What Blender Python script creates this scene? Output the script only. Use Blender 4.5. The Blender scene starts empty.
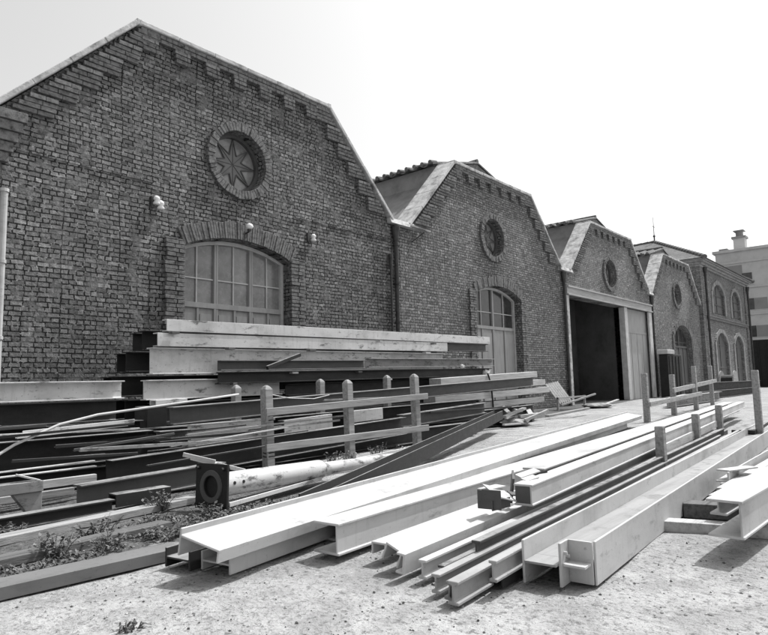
import bpy, bmesh, math, random
from mathutils import Vector, Matrix, noise
R = math.radians
rnd = random.Random(7)
scene = bpy.context.scene
COL = scene.collection

# ------------------------------------------------------------------ camera
cam_d = bpy.data.cameras.new('camera')
cam_o = bpy.data.objects.new('camera', cam_d); COL.objects.link(cam_o)
cam_d.sensor_width = 36; cam_d.sensor_fit = 'HORIZONTAL'; cam_d.lens = 29.231
cam_d.clip_start = 0.05; cam_d.clip_end = 3000
PIT, ROL, YAW = 0.10533, 0.02279, 0.85856
Fv = Vector((math.sin(YAW)*math.cos(PIT), math.cos(YAW)*math.cos(PIT), math.sin(PIT)))
Rv = Vector((math.cos(YAW), -math.sin(YAW), 0)); Uv = Rv.cross(Fv)
cx, sx = math.cos(ROL), math.sin(ROL)
r_ax = Rv*cx - Uv*sx; u_ax = Rv*sx + Uv*cx
cam_o.matrix_world = Matrix(((r_ax.x, u_ax.x, -Fv.x, 0.0), (r_ax.y, u_ax.y, -Fv.y, -9.98128),
                             (r_ax.z, u_ax.z, -Fv.z, 0.96), (0, 0, 0, 1)))
scene.camera = cam_o

# ------------------------------------------------------------------ sky, sun, exposure
SUN = Vector((0.50, -0.11, 0.86)).normalized()
wd = bpy.data.worlds.new('World'); scene.world = wd; wd.use_nodes = True
nt = wd.node_tree; nt.nodes.clear()
sky = nt.nodes.new('ShaderNodeTexSky'); sky.sky_type = 'NISHITA'; sky.sun_disc = False
sky.sun_elevation = math.asin(SUN.z); sky.sun_rotation = math.atan2(SUN.x, SUN.y)
sky.dust_density = 4.0; sky.air_density = 1.0
hs = nt.nodes.new('ShaderNodeHueSaturation'); hs.inputs['Saturation'].default_value = 0.0
bg = nt.nodes.new('ShaderNodeBackground'); bg.inputs['Strength'].default_value = 0.15
wo = nt.nodes.new('ShaderNodeOutputWorld')
nt.links.new(sky.outputs[0], hs.inputs['Color']); nt.links.new(hs.outputs[0], bg.inputs[0]); nt.links.new(bg.outputs[0], wo.inputs[0])
sd = bpy.data.lights.new('sun', 'SUN'); sd.energy = 3.5; sd.angle = R(0.5); sd.color = (1.0, 1.0, 1.0)
so = bpy.data.objects.new('sun', sd); COL.objects.link(so); so.rotation_euler = SUN.to_track_quat('Z', 'Y').to_euler()
so.location = (0, 0, 30)
scene.view_settings.view_transform = 'Standard'; scene.view_settings.look = 'None'
scene.view_settings.gamma = 1.0; scene.view_settings.use_curve_mapping = False
scene.view_settings.exposure = 0.40

# ------------------------------------------------------------------ materials (black and white film: neutral greys)
def g(v): return (v, v, v, 1)
class NT:
    def __init__(s, name):
        s.m = bpy.data.materials.new(name); s.m.use_nodes = True; s.t = s.m.node_tree
        s.b = s.t.nodes['Principled BSDF']
    def n(s, typ, **kw):
        x = s.t.nodes.new(typ)
        for k, v in kw.items():
            if k in x.inputs: x.inputs[k].default_value = v
            else: setattr(x, k, v)
        return x
    def l(s, a, b): s.t.links.new(a, b)
    def pos(s, sc=(1, 1, 1)):
        gm = s.n('ShaderNodeNewGeometry'); mp = s.n('ShaderNodeMapping'); mp.inputs['Scale'].default_value = sc
        s.l(gm.outputs['Position'], mp.inputs[0]); return mp.outputs[0]
    def noise(s, vec, scale, detail=6, rough=.6):
        x = s.n('ShaderNodeTexNoise'); x.inputs['Scale'].default_value = scale; x.inputs['Detail'].default_value = detail
        x.inputs['Roughness'].default_value = rough; s.l(vec, x.inputs['Vector']); return x.outputs['Fac']
    def ramp(s, fac, stops):
        x = s.n('ShaderNodeValToRGB'); e = x.color_ramp.elements
        e[0].position, e[0].color = stops[0][0], g(stops[0][1]); e[1].position, e[1].color = stops[-1][0], g(stops[-1][1])
        for p, v in stops[1:-1]:
            q = e.new(p); q.color = g(v)
        s.l(fac, x.inputs[0]); return x.outputs[0]
    def mix(s, fac, a, b, mode='MIX'):
        x = s.n('ShaderNodeMix'); x.data_type = 'RGBA'; x.blend_type = mode
        for i, v in ((0, fac), (6, a), (7, b)):
            if isinstance(v, (int, float)): x.inputs[i].default_value = v if i == 0 else g(v)
            else: s.l(v, x.inputs[i])
        return x.outputs[2]
    def bump(s, h, strength=.5, dist=.01, prev=None):
        x = s.n('ShaderNodeBump'); x.inputs['Strength'].default_value = strength; x.inputs['Distance'].default_value = dist
        s.l(h, x.inputs['Height'])
        if prev: s.l(prev, x.inputs['Normal'])
        return x.outputs[0]
    def out(s, col=None, rough=.6, nrm=None, metal=0, spec=.4):
        if col is not None:
            if isinstance(col, (int, float)): s.b.inputs['Base Color'].default_value = g(col)
            else: s.l(col, s.b.inputs['Base Color'])
        if isinstance(rough, (int, float)): s.b.inputs['Roughness'].default_value = rough
        else: s.l(rough, s.b.inputs['Roughness'])
        s.b.inputs['Metallic'].default_value = metal; s.b.inputs['Specular IOR Level'].default_value = spec
        if nrm is not None: s.l(nrm, s.b.inputs['Normal'])
        return s.m

def steel(name, base, dirt, amount=.5, rough=.5, streak=(.7, 1.3, 1.3), spots=.62):
    """painted steel: uneven paint, rust blooms and small chips, drawn out along the beam"""
    k = NT(name); v = k.pos(); vs = k.pos(streak)
    n1 = k.noise(vs, 2.2, 8, .62); n2 = k.noise(k.pos((.8, 1, 2.2)), 5.5, 7, .72); n3 = k.noise(v, 38, 3, .6); n4 = k.noise(k.pos((5, 5, .6)), 5, 4, .6)
    c = k.ramp(n1, [(.28, base*.66), (.5, base), (.74, min(base*1.14, .86))])
    c = k.mix(k.ramp(n2, [(spots, 0), (spots+.1, amount)]), c, dirt)
    c = k.mix(k.ramp(n4, [(.56, 0), (.74, amount*.45)]), c, (base+dirt)*.4)
    c = k.mix(k.ramp(n3, [(.66, 0), (.72, amount*.7)]), c, dirt*.7)
    return k.out(c, k.ramp(n2, [(.3, rough-.08), (.7, rough+.2)]), k.bump(n3, .12, .004, k.bump(n2, .15, .01)))

def brick_mat(name, base=.14, mortar=.20, bw=.18, bh=.0765, strength=1.0, rough=1.0, joint=.014):
    """old uneven brickwork: every brick its own tone and depth, open dark joints with remains of pale mortar"""
    k = NT(name)
    gm = k.n('ShaderNodeNewGeometry'); sp = k.n('ShaderNodeSeparateXYZ'); k.l(gm.outputs['Position'], sp.inputs[0])
    ad = k.n('ShaderNodeMath', operation='ADD'); k.l(sp.outputs[0], ad.inputs[0]); k.l(sp.outputs[1], ad.inputs[1])
    cb = k.n('ShaderNodeCombineXYZ'); k.l(ad.outputs[0], cb.inputs[0]); k.l(sp.outputs[2], cb.inputs[1])
    P = gm.outputs['Position']
    def warp(src, scale, amt):
        nz = k.n('ShaderNodeTexNoise'); nz.inputs['Scale'].default_value = scale; nz.inputs['Detail'].default_value = 2; k.l(P, nz.inputs['Vector'])
        sb = k.n('ShaderNodeVectorMath', operation='SUBTRACT'); k.l(nz.outputs['Color'], sb.inputs[0]); sb.inputs[1].default_value = (.5, .5, .5)
        sc = k.n('ShaderNodeVectorMath', operation='MULTIPLY'); k.l(sb.outputs[0], sc.inputs[0]); sc.inputs[1].default_value = amt
        dv = k.n('ShaderNodeVectorMath', operation='ADD'); k.l(src, dv.inputs[0]); k.l(sc.outputs[0], dv.inputs[1]); return dv.outputs[0]
    vec = warp(warp(cb.outputs[0], .9, (.22*rough, .05*rough, 0)), 10, (.045*rough, .022*rough, 0))
    def br(ms, sm):
        b = k.n('ShaderNodeTexBrick'); b.offset = .5; b.squash = .62; b.squash_frequency = 2; b.offset_frequency = 2
        b.inputs['Color1'].default_value = g(0); b.inputs['Color2'].default_value = g(1); b.inputs['Mortar'].default_value = g(.5)
        b.inputs['Scale'].default_value = 1; b.inputs['Mortar Size'].default_value = ms; b.inputs['Mortar Smooth'].default_value = sm
        b.inputs['Brick Width'].default_value = bw; b.inputs['Row Height'].default_value = bh; k.l(vec, b.inputs['Vector']); return b
    b1 = br(.0105, .25)
    tone = k.ramp(b1.outputs['Color'], [(0, base*.6), (.2, base*.85), (.75, base*1.08), (.92, base*1.3), (1, base*1.6)])
    big = k.noise(P, .42, 5, .6); mid = k.noise(P, 3.2, 5, .65); spk = k.noise(P, 16, 4, .7); fin = k.noise(P, 60, 4, .7)
    brick = k.mix(1.0, tone, k.ramp(spk, [(.34, .62), (.5, 1.0), (.66, 1.45)]), 'MULTIPLY')
    brick = k.mix(k.ramp(fin, [(.36, .7), (.46, 0)]), brick, base*.3)
    jn = k.mix(k.ramp(spk, [(.56, 0), (.63, 1)]), joint, mortar*1.6)
    jn = k.mix(k.ramp(mid, [(.52, 0), (.62, .75*rough)]), jn, mortar)
    col = k.mix(b1.outputs['Fac'], brick, jn)
    col = k.mix(k.ramp(big, [(.36, 0), (.62, .6)]), col, k.mix(1.0, col, .58, 'MULTIPLY'))
    h = k.n('ShaderNodeMath', operation='MULTIPLY_ADD'); k.l(b1.outputs['Fac'], h.inputs[0]); h.inputs[1].default_value = -1.0
    k.l(k.mix(.45, b1.outputs['Color'], k.ramp(spk, [(.25, 0), (.75, 1)])), h.inputs[2])
    nr = k.bump(h.outputs[0], strength, .03)
    nr = k.bump(fin, .5*strength, .008, nr)
    return k.out(col, .92, nr, spec=.15)

def plain(name, base, var=.15, scale=6, rough=.7, bump=.2, stretch=(1, 1, 1), dist=.006):
    k = NT(name); v = k.pos(stretch); n1 = k.noise(v, scale, 7, .65); n2 = k.noise(v, scale*6, 4, .6)
    c = k.ramp(n1, [(.28, base*(1-var*1.6)), (.5, base), (.74, min(base*(1+var), .88))])
    c = k.mix(k.ramp(n2, [(.6, 0), (.75, .4)]), c, base*.6)
    return k.out(c, rough, k.bump(n2, bump, dist), spec=.3)

def glass_mat(name, base, rough=.12):
    k = NT(name); v = k.pos(); n = k.noise(v, 2.3, 5, .6)
    return k.out(k.mix(k.ramp(k.noise(v, 14, 5, .7), [(.5, 0), (.75, .4)]), k.ramp(n, [(.3, base*.6), (.7, base*1.25)]), min(base*1.8, .4)), rough, k.bump(k.noise(v, 1.6, 2, .5), .04, .05), spec=.5)

def tile_mat():
    k = NT('clay_tile'); v = k.pos(); n1 = k.noise(v, 7, 6, .7); n2 = k.noise(v, 1.2, 4, .6)
    c = k.mix(k.ramp(n2, [(.4, 0), (.7, .6)]), k.ramp(n1, [(.3, .07), (.55, .15), (.75, .27)]), .06)
    return k.out(c, .85, k.bump(n1, .4, .02), spec=.2)

def ground_mat():
    k = NT('sandy_gravel'); v = k.pos()
    n1 = k.noise(v, .5, 6, .62); n2 = k.noise(v, 3.2, 7, .68); n3 = k.noise(v, 26, 5, .7); n4 = k.noise(v, 90, 3, .7)
    c = k.ramp(n1, [(.3, .27), (.5, .37), (.72, .44)])
    c = k.mix(k.ramp(n2, [(.42, .65), (.56, 0)]), c, .23)
    c = k.mix(k.ramp(n3, [(.38, .75), (.46, 0)]), c, .13)
    c = k.mix(k.ramp(n3, [(.60, 0), (.68, .6)]), c, .50)
    c = k.mix(k.ramp(n4, [(.33, .85), (.40, 0)]), c, .07)
    # dark ground under and around the racks, their shade included in its colour
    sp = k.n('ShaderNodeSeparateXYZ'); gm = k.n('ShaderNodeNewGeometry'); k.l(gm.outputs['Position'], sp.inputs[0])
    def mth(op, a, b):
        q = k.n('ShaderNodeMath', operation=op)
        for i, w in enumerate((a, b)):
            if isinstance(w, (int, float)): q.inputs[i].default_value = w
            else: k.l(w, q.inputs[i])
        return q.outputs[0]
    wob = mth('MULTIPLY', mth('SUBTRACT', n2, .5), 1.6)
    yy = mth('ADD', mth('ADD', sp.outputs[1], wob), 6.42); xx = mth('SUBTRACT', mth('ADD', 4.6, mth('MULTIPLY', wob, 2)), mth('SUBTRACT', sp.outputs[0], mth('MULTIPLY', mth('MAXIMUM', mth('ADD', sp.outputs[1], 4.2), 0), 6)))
    shaded_soil = mth('MULTIPLY', mth('MINIMUM', mth('MAXIMUM', mth('MULTIPLY', yy, 6), 0), 1), mth('MINIMUM', mth('MAXIMUM', mth('MULTIPLY', xx, 3), 0), 1))
    c = k.mix(mth('MULTIPLY', shaded_soil, .85), c, k.ramp(n3, [(.35, .03), (.55, .075), (.7, .17)]))
    vo = k.n('ShaderNodeTexVoronoi'); vo.inputs['Scale'].default_value = 34; k.l(v, vo.inputs['Vector'])
    nr = k.bump(n2, .6, .05); nr = k.bump(n3, .8, .02, nr); nr = k.bump(vo.outputs['Distance'], .5, .012, nr); nr = k.bump(n4, .6, .006, nr)
    return k.out(c, .95, nr, spec=.15)

M = {}
M['brick'] = brick_mat('old_brick', .205, .25, joint=.022)
M['brick_mid'] = brick_mat('rendered_old_brick', .22, .24, strength=.8, rough=.7, joint=.05)
M['brick_far'] = brick_mat('smooth_brick', .25, .22, strength=.6, rough=.5, joint=.10)
M['trim_brick'] = plain('trim_brick', .17, .5, 14, .9, .9, dist=.02)
M['trim_far'] = plain('far_trim', .26, .3, 4, .85, .4)
M['cement'] = plain('coping_cement', .44, .45, 4, .85, .5, dist=.02)
M['tile'] = tile_mat()
M['shed_sheet'] = plain('roof_sheet', .20, .2, 2, .7, .3)
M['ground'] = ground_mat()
M['white'] = steel('white_painted_steel', .47, .18, .6, .5, spots=.58)
M['offwhite'] = steel('chalky_white_steel', .45, .18, .55, .5)
M['pale'] = steel('pale_weathered_steel', .54, .07, .85, .6, (.8, 1.1, 1.1), .56)
M['worn'] = steel('worn_grey_steel', .24, .06, .85, .6, spots=.53)
M['grey'] = steel('greyed_steel', .33, .08, .7, .55)
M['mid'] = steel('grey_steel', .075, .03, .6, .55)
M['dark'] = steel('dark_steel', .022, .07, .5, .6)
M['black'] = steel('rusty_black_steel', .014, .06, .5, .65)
M['wood'] = plain('grey_timber', .30, .3, 5, .85, .5, (.4, 6, 6))
M['wood_pale'] = plain('pale_timber', .42, .25, 5, .85, .5, (.4, 6, 6))
M['wood_dark'] = plain('dark_timber', .12, .4, 5, .85, .6, (.4, 6, 6))
M['door'] = plain('faded_door_paint', .34, .12, 3, .6, .2, (3, 3, .6))
M['door_dark'] = plain('dull_door_paint', .12, .2, 3, .6, .2, (3, 3, .6))
M['frame'] = plain('window_frame_paint', .50, .15, 5, .55, .2)
M['frame_dark'] = plain('dark_frame_paint', .09, .2, 5, .6, .2)
M['glass'] = glass_mat('dusty_glass', .22)
M['glass_dark'] = glass_mat('dark_glass', .05)
M['star'] = plain('star_tracery', .16, .15, 6, .6, .2)
M['soot'] = plain('interior_black', .075, .3, 1.2, .8, .2)  # unlit garage interior, its shade put into the colour
M['pipe'] = plain('iron_pipe', .055, .4, 8, .6, .3)
M['plaster'] = plain('plaster_render', .5, .1, .8, .8, .1)
M['plaster_dark'] = plain('dull_render', .25, .1, .8, .8, .1)
M['stone'] = plain('pebbles', .33, .5, 5, .9, .3)
M['stone_dark'] = plain('dark_pebbles', .08, .5, 5, .9, .3)
M['leaf'] = plain('weed_leaf', .11, .5, 12, .6, .2)
M['ceramic'] = plain('white_ceramic', .8, .06, 6, .3, .05)
M['rubble'] = plain('rubble', .28, .5, 6, .9, .6)
M['pole_paint'] = steel('chipped_pole_paint', .46, .05, .9, .5, (1, 1, 1), .52)
M['dusty'] = steel('dusty_white_steel', .27, .14, .6, .7, (.3, 5, 5), .55)
M['dust'] = steel('dusty_flange', .24, .05, .8, .75, (.5, 4, 4), .5)  # lit upper edges of the dark steel, put into the colour
M['kerb'] = steel('kerb_steel', .15, .05, .7, .6)
M['lintel'] = plain('lintel_steel', .36, .2, 4, .6, .2, (.4, 4, 4))

# ------------------------------------------------------------------ mesh helpers
class MB:
    def __init__(s): s.v = []; s.f = []
    def add(s, vs, fs):
        o = len(s.v); s.v += [tuple(p) for p in vs]; s.f += [tuple(i+o for i in q) for q in fs]; return s
    def box(s, x0, x1, y0, y1, z0, z1):
        return s.add([(x, y, z) for z in (z0, z1) for y in (y0, y1) for x in (x0, x1)],
                     [(0, 2, 3, 1), (4, 5, 7, 6), (0, 1, 5, 4), (2, 6, 7, 3), (0, 4, 6, 2), (1, 3, 7, 5)])
    def obox(s, c, ax, ay, az):
        c, ax, ay, az = map(Vector, (c, ax, ay, az))
        return s.add([c+ax*i+ay*j+az*k for k in (-1, 1) for j in (-1, 1) for i in (-1, 1)],
                     [(0, 2, 3, 1), (4, 5, 7, 6), (0, 1, 5, 4), (2, 6, 7, 3), (0, 4, 6, 2), (1, 3, 7, 5)])
    def bar(s, p, q, w, h, up=(0, 0, 1)):
        p, q = Vector(p), Vector(q); d = (q-p).normalized(); r = d.cross(Vector(up)).normalized(); u = r.cross(d)
        return s.obox((p+q)/2, (q-p)/2, r*w/2, u*h/2)
    def sweep(s, prof, p, q, up=(0, 0, 1)):
        """closed profile [(u to the left of travel, v up)] swept from p to q"""
        p, q = Vector(p), Vector(q); d = (q-p).normalized(); l = Vector(up).cross(d).normalized(); u = d.cross(l); n = len(prof)
        vs = [o + l*a + u*b for o in (p, q) for a, b in prof]
        return s.add(vs, [tuple(range(n)), tuple(range(2*n-1, n-1, -1))] + [(i, i+n, (i+1) % n+n, (i+1) % n) for i in range(n)])
    def prism_y(s, poly, y0, y1):
        n = len(poly); vs = [(x, y0, z) for x, z in poly] + [(x, y1, z) for x, z in poly]
        return s.add(vs, [tuple(range(n)), tuple(range(2*n-1, n-1, -1))] + [(i, i+n, (i+1) % n+n, (i+1) % n) for i in range(n)])
    def tube(s, pts, r, n=10, cap=True):
        pts = [Vector(p) for p in pts]; rs = r if isinstance(r, (list, tuple)) else [r]*len(pts); o = len(s.v); ref = Vector((0, 0, 1))
        for i, p in enumerate(pts):
            d = (pts[min(i+1, len(pts)-1)]-pts[max(i-1, 0)]).normalized()
            a = d.cross(ref if abs(d.z) < .95 else Vector((0, 1, 0))).normalized(); b = a.cross(d)
            for j in range(n):
                t = 2*math.pi*j/n; s.v.append(tuple(p+a*(rs[i]*math.cos(t))+b*(rs[i]*math.sin(t))))
        for i in range(len(pts)-1):
            for j in range(n): s.f.append((o+i*n+j, o+i*n+(j+1) % n, o+(i+1)*n+(j+1) % n, o+(i+1)*n+j))
        if cap:
            s.f.append(tuple(o+j for j in range(n-1, -1, -1))); e = o+(len(pts)-1)*n; s.f.append(tuple(e+j for j in range(n)))
        return s
    def build(s, name, mat, parent=None, base=None, bevel=0, smooth=False):
        me = bpy.data.meshes.new(name)
        b = Vector(parent['_base']) if parent is not None else Vector(base if base is not None else s.foot())
        me.from_pydata([tuple(Vector(v)-b) for v in s.v], [], s.f); me.validate()
        bm = bmesh.new(); bm.from_mesh(me); bmesh.ops.recalc_face_normals(bm, faces=bm.faces)
        if bevel:
            es = [e for e in bm.edges if len(e.link_faces) == 2 and e.calc_face_angle(0) > .5]
            bmesh.ops.bevel(bm, geom=es, offset=bevel, segments=1, affect='EDGES', clamp_overlap=True)
        bm.to_mesh(me); bm.free()
        if smooth:
            for p in me.polygons: p.use_smooth = True
        me.materials.append(M[mat] if isinstance(mat, str) else mat)
        o = bpy.data.objects.new(name, me); COL.objects.link(o)
        if parent is None: o.location = b
        else:
            o.parent = parent
            if parent.type == 'MESH': pass
        o['_base'] = tuple(b)
        return o
    def foot(s):
        xs = [v[0] for v in s.v]; ys = [v[1] for v in s.v]; zs = [v[2] for v in s.v]
        return ((min(xs)+max(xs))/2, (min(ys)+max(ys))/2, min(zs))

def tag(o, label, cat, group=None, kind=None):
    if label: o['label'] = label
    if cat: o['category'] = cat
    if group: o['group'] = group
    if kind: o['kind'] = kind
    return o
def thing(name, base, label, cat, group=None):
    o = bpy.data.objects.new(name, None); COL.objects.link(o); o.location = base; o['_base'] = tuple(base); o.empty_display_size = .2
    return tag(o, label, cat, group)
def structure(o): o['kind'] = 'structure'; return o
def copy_tree(o, off, label=None, parent=None):
    c = o.copy(); COL.objects.link(c)
    if parent is None:
        c.location = o.location + Vector(off)
        if label: c['label'] = label
    else: c.parent = parent
    for ch in list(o.children): copy_tree(ch, (0, 0, 0), None, c)
    return c
def cut(o, cutters):
    """boolean openings out of a wall, baked to plain mesh"""
    tmp = []
    for c in cutters:
        me = bpy.data.meshes.new('cut'); b = Vector(o['_base'])
        me.from_pydata([tuple(Vector(v)) for v in c.v], [], c.f)
        bm = bmesh.new(); bm.from_mesh(me); bmesh.ops.recalc_face_normals(bm, faces=bm.faces); bm.to_mesh(me); bm.free()
        k = bpy.data.objects.new('cut', me); COL.objects.link(k); tmp.append(k)
        md = o.modifiers.new('b', 'BOOLEAN'); md.object = k; md.operation = 'DIFFERENCE'; md.solver = 'EXACT'
    bpy.context.view_layer.update()
    dg = bpy.context.evaluated_depsgraph_get()
    me = bpy.data.meshes.new_from_object(o.evaluated_get(dg))
    o.modifiers.clear(); o.data = me
    for k in tmp: bpy.data.objects.remove(k)
def arch_poly(x0, x1, z0, zs, zc, n=14):
    """opening outline: jambs from z0 to the springing zs, segmental arch up to the crown zc"""
    w = (x1-x0)/2; h = zc-zs; r = (w*w+h*h)/(2*h); xm = (x0+x1)/2; zc0 = zc-r; a = math.asin(min(1, w/r))
    if h > w: a = math.pi-a
    return [(x0, z0), (x1, z0)] + [(xm+r*math.sin(a-2*a*i/n), zc0+r*math.cos(a-2*a*i/n)) for i in range(n+1)]
def circ(xc, zc, r, n=40): return [(xc+r*math.cos(2*math.pi*i/n), zc+r*math.sin(2*math.pi*i/n)) for i in range(n)]

# ------------------------------------------------------------------ ground: one sheet to the horizon
def make_ground():
    def ticks(a, b, fine, lo, hi):
        t = []; x = a
        while x < b:
            t.append(x); x += fine if lo < x < hi else max(fine, min(abs(x-lo), abs(x-hi))*.5)
        return t+[b]
    xs = ticks(-1500, 2000, .12, -1, 17); ys = ticks(-1500, 1500, .12, -11.5, 0.2)
    m = MB(); nx = len(xs)
    for y in ys:
        for x in xs:
            z = 0
            if -1.5 < x < 40 and -12 < y < .5:
                z = .022*noise.noise((x*.9, y*.9, 0)) + .010*noise.noise((x*3.1, y*3.1, 5))-.006
            m.v.append((x, y, z))
    for j in range(len(ys)-1):
        for i in range(nx-1): m.f.append((j*nx+i, j*nx+i+1, (j+1)*nx+i+1, (j+1)*nx+i))
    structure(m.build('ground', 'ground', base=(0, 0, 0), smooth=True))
make_ground()

# ------------------------------------------------------------------ the row of gabled brick workshops
BND = [2.60, 12.24, 21.93, 31.44, 40.45]
CEN = [7.37, 17.06, 26.79, 36.10]
TOP, EAV, KA, KE = 7.30, 5.08, 2.30, 4.42
DEEP = 15.0
def voussoir_ring(xc, zc, r0, r1, n, y0, y1):
    m = MB()
    for i in range(n):
        a0, a1 = 2*math.pi*(i+.05)/n, 2*math.pi*(i+.95)/n; j = rnd.uniform(-.012, .012); jr = rnd.uniform(-.02, .012)
        p = [(xc+r*math.cos(a), zc+r*math.sin(a)) for r, a in ((r0, a0), (r1+jr, a0), (r1+jr, a1), (r0, a1))]
        m.prism_y(p, y0+j, y1)
    return m
def ring(xc, zc, r0, r1, y0, y1, n=40):
    m = MB(); o = []
    for r, y in ((r0, y0), (r1, y0), (r1, y1), (r0, y1)):
        o.append([(xc+r*math.cos(2*math.pi*i/n), y, zc+r*math.sin(2*math.pi*i/n)) for i in range(n)])
    vs = sum(o, []); fs = []
    for k in range(4):
        for i in range(n): fs.append((k*n+i, k*n+(i+1) % n, ((k+1) % 4)*n+(i+1) % n, ((k+1) % 4)*n+i))
    return m.add(vs, fs)
def brick_arch(x0, x1, zs, zc, thick, n, y0, y1):
    w = (x1-x0)/2; h = zc-zs; r = (w*w+h*h)/(2*h); xm = (x0+x1)/2; z0 = zc-r; a = math.asin(min(1, w/r)); m = MB()
    if h > w: a = math.pi-a
    for i in range(n):
        b0 = -a+2*a*(i+.06)/n; b1 = -a+2*a*(i+.94)/n; j = rnd.uniform(-.012, .012); jr = rnd.uniform(-.03, .02)
        m.prism_y([(xm+q*math.sin(b), z0+q*math.cos(b)) for q, b in ((r, b0), (r+thick+jr, b0), (r+thick+jr, b1), (r, b1))], y0+j, y1)
    return m
def brick_jamb(xa, xb, z0, z1, y0, y1, rowh=.0765, tooth=.03, side=1):
    """a pier of courses, each of two bricks, toothed on its outer side"""
    m = MB(); z = z0; k = 0
    while z < z1-.02:
        t = tooth if (k//3) % 2 else 0
        a, b = (xa-t, xb) if side < 0 else (xa, xb+t)
        c = a+(b-a)*(.5 if k % 2 else .62)+rnd.uniform(-.02, .02)
        for p, q in ((a, c-.005), (c+.005, b)):
            m.box(p+rnd.uniform(0, .006), q-rnd.uniform(0, .006), y0+rnd.uniform(-.01, .012), y1, z+.006, min(z+rowh-.006, z1))
        z += rowh; k += 1
    return m
def workshop(i, label, front_mat, openings, circle):
    b0, b1, c = BND[i], BND[i+1], CEN[i]
    t = thing('brick_workshop', (c, 0, 0), label, 'workshop', 'gabled brick workshops in a row')
    poly = [(b0+.002, 0), (b1-.002, 0), (b1-.002, EAV), (c+KE, EAV), (c+KA, TOP), (c-KA, TOP), (c-KE, EAV), (b0+.002, EAV)]
    w = MB().prism_y(poly, 0, .45).build('front_wall', front_mat, base=(0, 0, 0))
    cs = [MB().prism_y(op, -.5, 1.0) for op in openings] + [MB().prism_y(circ(circle[0], circle[1], .60), -.5, 1.0)]
    cut(w, cs)
    for v in w.data.vertices: v.co -= Vector((c, 0, 0))
    w.parent = t; w.name = 'front_wall'
    # side and back walls
    for xa, xb in ((b0+.004, b0+.24), (b1-.24, b1-.004)): MB().box(xa, xb, .452, DEEP, 0, EAV-.35).build('side_wall', front_mat, t)
    MB().prism_y([(b0+.25, 0), (b1-.25, 0), (b1-.25, EAV-.1), (c+KE-.1, EAV-.1), (c+KA, TOP-.2), (c-KA, TOP-.2), (c-KE+.1, EAV-.1), (b0+.25, EAV-.1)], DEEP-.3, DEEP).build('back_wall', front_mat, t)
    # coping: cement slabs over the parapet, jointed
    m = MB(); th = .085
    def slabs(p, q, n, y0, y1):
        p, q = Vector((p[0], 0, p[1])), Vector((q[0], 0, q[1])); d = (q-p); nrm = Vector((-d.z, 0, d.x)).normalized()
        for k in range(n):
            a = p+d*((k+.004)/n); b = p+d*((k+.996)/n); j = rnd.uniform(-.008, .008)
            e = nrm*(th+rnd.uniform(-.006, .006))
            y = y0+j
            m.add([(a.x, y, a.z), (b.x, y, b.z), (b.x+e.x, y, b.z+e.z), (a.x+e.x, y, a.z+e.z),
                   (a.x, y1, a.z), (b.x, y1, b.z), (b.x+e.x, y1, b.z+e.z), (a.x+e.x, y1, a.z+e.z)],
                  [(0, 1, 2, 3), (7, 6, 5, 4), (0, 4, 5, 1), (1, 5, 6, 2), (2, 6, 7, 3), (3, 7, 4, 0)])
    slabs((c-KE-.06, EAV-.03), (c-KA, TOP+.002), 4, -.13, .50)
    slabs((c-KA, TOP+.002), (c+KA, TOP+.002), 6, -.13, .50)
    slabs((c+KA, TOP+.002), (c+KE+.06, EAV-.03), 4, -.13, .50)
    # weathering caps at the two kinks
    for sgn in (-1, 1):
        m.box(c+sgn*KA-.05, c+sgn*KA+.05, -.135, .505, TOP-.01, TOP+th+.012)
    m.build('coping', 'cement', t, bevel=.012)
    # corbelled brick teeth below the coping, stepping down the slopes
    m = MB(); H = .0765
    def tooth(xa, xb, zt, rows, out):
        for q in range(rows):
            z1 = zt-H*q; o = out-.012*q+rnd.uniform(-.006, .006); x = xa+.02*q
            while x < xb-.03:
                w_ = min(rnd.choice((.12, .24)), xb-x); m.box(x+.004, x+w_-.004, -o, -.002, z1-H+.005, z1-.004); x += w_
    x = c-KA+.06
    tooth(c-KA+.04, c+KA-.04, TOP-.01, 2, .11)
    while x < c+KA-.3:
        tooth(x, x+.32, TOP-.163, 3, .105); x += .64
    sN = 6
    for sgn in (-1, 1):
        for k in range(sN):
            zt = TOP-.06-(TOP-EAV-.1)*k/sN
            for q in range(4):
                z1 = zt-H*q; xs = KA+(KE-KA)*(TOP-z1)/(TOP-EAV)-.05; xi = KA+(KE-KA)*(TOP-zt)/(TOP-EAV)-.46+.015*q
                a, b = (xi, xs) if sgn > 0 else (-xs, -xi)
                o = .11-.012*q+rnd.uniform(-.008, .008); xm = a+(b-a)*rnd.uniform(.35, .65)
                m.box(c+a, c+xm-.004, -o, -.002, z1-H+.005, z1-.004); m.box(c+xm+.004, c+b, -o+rnd.uniform(-.006, .006), -.002, z1-H+.005, z1-.004)
    m.build('corbel_course', 'trim_brick', t, bevel=.004)
    # string course
    # roofs: steep lower sheets, shallow tiled upper roof with tile ends showing
    yb = DEEP
    lo = MB()
    for sgn in (-1, 1):
        x0, z0, x1, z1 = c+sgn*KE, EAV-.06, c+sgn*(KA+.02), TOP-.42
        lo.add([(x0, .45, z0), (x1, .45, z1), (x1, yb, z1), (x0, yb, z0), (x0, .45, z0-.06), (x1, .45, z1-.06), (x1, yb, z1-.06), (x0, yb, z0-.06)],
               [(0, 1, 2, 3), (7, 6, 5, 4), (0, 4, 5, 1), (1, 5, 6, 2), (2, 6, 7, 3), (3, 7, 4, 0)])
        lo.box(min(x1, x1-sgn*.1), max(x1, x1-sgn*.1), .455, yb, z1-.1, TOP+.10)
    lo.build('lower_roof', 'shed_sheet', t)
    ys = 5.0 if i == 0 else .52
    ro = MB(); rz0, rz1 = TOP+.13, TOP+.78; half = KA+.22
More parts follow.
